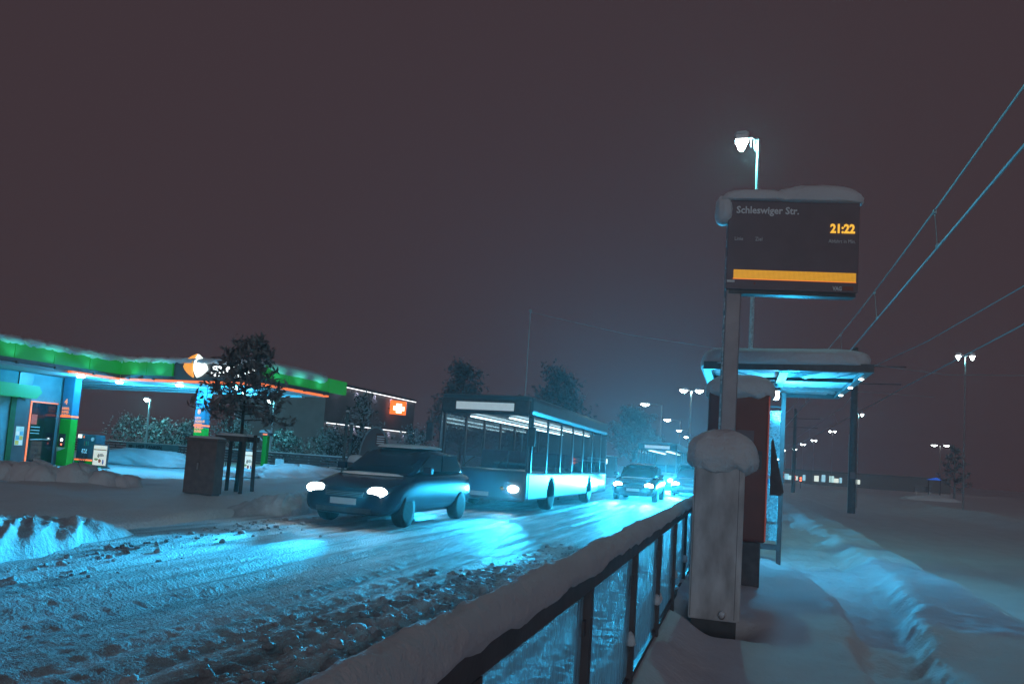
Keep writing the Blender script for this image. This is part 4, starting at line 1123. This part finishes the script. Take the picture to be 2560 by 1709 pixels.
pole(4.75, 35.6, "nearest catenary pole standing in the tracks right of the shelter")
pole(4.4, 69, "second catenary pole seen right of the shelter's glass")
pole(4.4, 104, "farthest catenary pole between the tracks")


def wire(name, pts, label, r=.014, drops=None):
    t = empty(name, (0, 0, 0), 0, label, "wire", "overhead wires of the tramway")
    MB().tube(pts, r, 6).build("strand", WIRE, t)
    if drops:
        for (a, b_) in drops:
            MB().tube([a, b_], r * .45, 5).build("dropper", WIRE, t)
            MB().rbox(b_[0] - r * 1.6, b_[0] + r * 1.6, b_[1] - .05, b_[1] + .05, b_[2] - .01, b_[2] + .07, .006).build("clip", WIRE, t)
            MB().rbox(a[0] - r * 1.6, a[0] + r * 1.6, a[1] - .05, a[1] + .05, a[2] - .06, a[2] + .01, .006).build("clip", WIRE, t)
    return t


def span(x0, x1, z, sag, ylist):
    out = []
    for ya, yb in zip(ylist[:-1], ylist[1:]):
        for k in range(12):
            f = k / 12; y = ya + (yb - ya) * f; out.append((x0 + (x1 - x0) * (y - ylist[0]) / (ylist[-1] - ylist[0]), y, z - sag * 4 * f * (1 - f)))
    return out


sup = [-8, 35.6, 69, 104, 140]
c1w = span(3.1, 4.0, 5.55, .04, sup); m1 = span(3.1, 3.6, 6.75, .55, sup)
def zat(w_, y): return np.interp(y, [p[1] for p in w_], [p[2] for p in w_])
def xat(w_, y): return np.interp(y, [p[1] for p in w_], [p[0] for p in w_])
wire("contact_wire", c1w, "lower overhead wire above the near track", .021)
wire("messenger_wire", m1, "upper overhead wire with droppers above the near track", .016, [((xat(m1, y), y, zat(m1, y)), (xat(c1w, y), y, zat(c1w, y))) for y in (9.2, 14.4, 20.8, 28.0, 45, 55)])
c2w = span(6.65, 7.15, 5.5, .04, sup); m2 = [(6.9, 6, 6.9), (6.75, 14, 6.5), (6.5, 20.5, 6.28), (6.0, 28, 6.2), (5.5, 35.6, 6.4), (6.3, 52, 6.0), (6.9, 69, 6.5), (7, 104, 6.5)]
wire("contact_wire", c2w, "lower overhead wire above the far track", .021)
wire("messenger_wire", m2, "upper overhead wire sagging above the far track", .016, [((xat(m2, y), y, zat(m2, y)), (xat(c2w, y), y, zat(c2w, y))) for y in (60, 85)])
wire("cross_wire", [(3.4, 35.6, 6.3), (4.75, 35.5, 6.55), (8.4, 35.7, 6.1), (12.0, 36, 6.2)], "short cross wire at the nearest catenary pole", .014)
wire("cross_wire", [(8.5, 62.4, 8.25), (12.1, 62.5, 8.1), (14, 62.5, 8.0)], "thin far cross wire beyond the near pole", .016)
wire("span_wire", [(-12.39, 40, 9.9), (-6.5, 41, 8.75), (-.6, 42, 8.05)], "long thin span wire from the slim pole towards the shelter", .014)
tp = empty("slim_pole", (-12.37, 40.1, G), 0, "slim tall pole with a small knob above the bus", "pole")
MB().tube([(0, 0, 0), (0, 0, 10.4)], [.045, .03], 8).build("shaft", WIRE, tp)
MB().lathe([(.03, 0), (.09, .05), (.1, .12), (.05, .18), (.01, .19)], (0, 0, 10.36), 12).build("knob", WIRE, tp)

# ---- signs and shops far down the road
ts_ = empty("temperature_sign", (-15.1, 70, G), 0, "orange clock and temperature display far down the road", "sign")
MB().box(-.5, .5, .0, .2, 1.7, 2.6).build("case", BLACK, ts_)
MB().box(-.08, .08, .02, .14, 0, 1.7).build("post", DARKST, ts_)
text("lettering", "21:22", .38, emis("orange_digits", (1, .2, .03), 3), ts_, (-.40, -.01, 2.17), ext=.01, bold=.012, width=.8)
text("lettering", "0°C", .38, emis("orange_digits", (1, .2, .03), 3), ts_, (-.22, -.01, 1.82), ext=.01, bold=.012, width=.6)
rs = empty("red_shop_sign", (-17.05, 70.5, G), 0, "red lit shop sign partly covered by snow", "sign")
MB().box(-.9, .9, 0, .25, 2.0, 2.48).build("panel", emis("red_sign_glow", (1, .10, .05), .9), rs)
MB().box(-.7, -.1, .0, .2, 1.85, 1.99).build("lower_panel", emis("red_sign_glow", (1, .10, .05), .9), rs)
for x in (-.7, .7): MB().box(x - .05, x + .05, .05, .15, 0, 1.84).build("post", DARKST, rs)
blob("snow_cap", (-.5, .1, 2.42), (.9, .4, .12), SNOW, rs, p=3, noise=.3, seed=1, nu=24, nv=10, flat=.6)
sb = empty("bus_stop_hut", (-15.9, 69, G), 0, "small pale hut in front of the temperature display", "hut")
MB().box(-.5, .5, 0, .9, 0, 1.35).build("wall", mat("pale_hut", (.4, .5, .55), .6), sb)
MB().box(-.6, .6, -.1, 1.0, 1.351, 1.45).build("roof", DARKST, sb)
MB().box(-.45, .1, -.01, 0, .3, 1.1).build("opening", BLACK, sb)
ws = empty("lit_window_kiosk", (-13.0, 71, G), 0, "small kiosk with one white lit window far left of the bare tree", "kiosk")
MB().box(-.9, .9, 0, 1.4, 0, 2.4).build("wall", DKPAN, ws)
MB().box(-.22, .14, -.02, .0, 1.65, 2.15).build("window", WHITEE, ws)
MB().box(-1.0, 1.0, -.1, 1.5, 2.401, 2.52).build("roof", SNOW, ws)
gt = []
for i, (x, y, z, lab) in enumerate(((-20.8, 90, 7.0, "red and blue lit sign high above the far shops"),)):
    t = empty("tower_sign", (x, y, G), 0, lab, "sign")
    MB().tube([(0, 0, 0), (0, 0, z)], .12, 8).build("post", DARKST, t)
    MB().box(-.35, .05, -.1, .1, z, z + .8).build("red_panel", emis("red_sign_glow2", (1, .2, .1), 1.2), t)
    MB().box(.1, .75, -.1, .1, z - .1, z + .25).build("blue_panel", emis("blue_sign_glow", (.1, .25, 1), 1.6), t)
for i, (x, y, z) in enumerate(((5.35, 82, 1.35), (6.9, 95, 1.2), (2.9, 58, 1.6))):
    t = empty("traffic_light", (x, y, -.35), 0, ["pair of red signal lights right of the shelter glass", "smaller red signal light farther down the tracks", "red signal light seen through the shelter's side glass"][i], "traffic light", "red signals on the tracks")
    MB().tube([(0, 0, 0), (0, 0, z)], .05, 8).build("post", DARKST, t)
    MB().rbox(-.14, .14, -.1, .1, z - .35, z + .35, .03).build("housing", BLACK, t)
    for zz in (z + .16, z - .14): MB().lathe([(.10, 0), (.11, -.04), (.03, -.06)], (0, -.1, zz), 14, 'y').build("red_lens", REDL, t)
# far row of lit shop windows across the tracks
fr_ = empty("far_shop_row", (4.5, 150, G), 0, "low far building row with small lit windows across the tracks", "building")
MB().box(0, 32, 0, 8, 0, 2.8).build("wall", mat("dark_far_render", (.32, .29, .30), .8), fr_)
MB().box(-.3, 32.3, -.3, 8.3, 2.801, 3.0).build("roof", DKPAN, fr_)
for i in range(14):
    x = .6 + i * 1.15 + rng.random() * .7
    if rng.random() < .15: continue
    MB().box(x, x + .3 + .6 * rng.random(), -.06, .0, .9, 1.3 + 1.0 * rng.random()).build("lit_window", emis("far_window_%d" % (i % 3), [(.5, .8, .8), (.8, .9, .8), (.3, .6, .75)][i % 3], .9), fr_)
bc = empty("blue_lit_canopy", (18.1, 80, G), 0, "small blue-glowing canopy far right beyond the tracks", "canopy")
MB().prism([(-.6, 2.15), (.2, 2.4), (.6, 2.15)], 0, .8).build("roof", emis("blue_canopy_glow", (.01, .13, .8), .5), bc)
for x in (-.5, .5): MB().box(x - .03, x + .03, .1, .2, 0, 2.14).build("post", POLEM, bc)
wb = empty("way_sign", (17.2, 80.5, G), 0, "small dark framed board on posts beside the snow mound", "sign")
MB().box(-.75, .75, 0, .08, .95, 1.45).build("panel", DKPAN, wb)
for x in (-.6, .6): MB().box(x - .03, x + .03, .081, .14, 0, 1.4).build("post", DARKST, wb)
tag(blob("snow_mound", (17.5, 78, -.5), (5.2, 3, .75), SNOW, None, p=2.3, noise=.2, seed=77, nu=60, nv=20, flat=.05), "pale snow mound far right beyond the tracks", "snow mound")

# ================================================================== HAZE
hz = bpy.data.materials.new("night_haze"); hz.use_nodes = True
nt = hz.node_tree
for n in list(nt.nodes):
    if n.type != 'OUTPUT_MATERIAL': nt.nodes.remove(n)
pv = nt.nodes.new("ShaderNodeVolumePrincipled")
pv.inputs["Color"].default_value = (.95, .95, .95, 1); pv.inputs["Density"].default_value = .0008; pv.inputs["Anisotropy"].default_value = .72
nt.links.new(pv.outputs[0], [n for n in nt.nodes if n.type == 'OUTPUT_MATERIAL'][0].inputs["Volume"])
hb = MB().box(-80, 70, -12, 240, -1.6, 15).build("haze", hz)
tag(hb, kind="stuff")
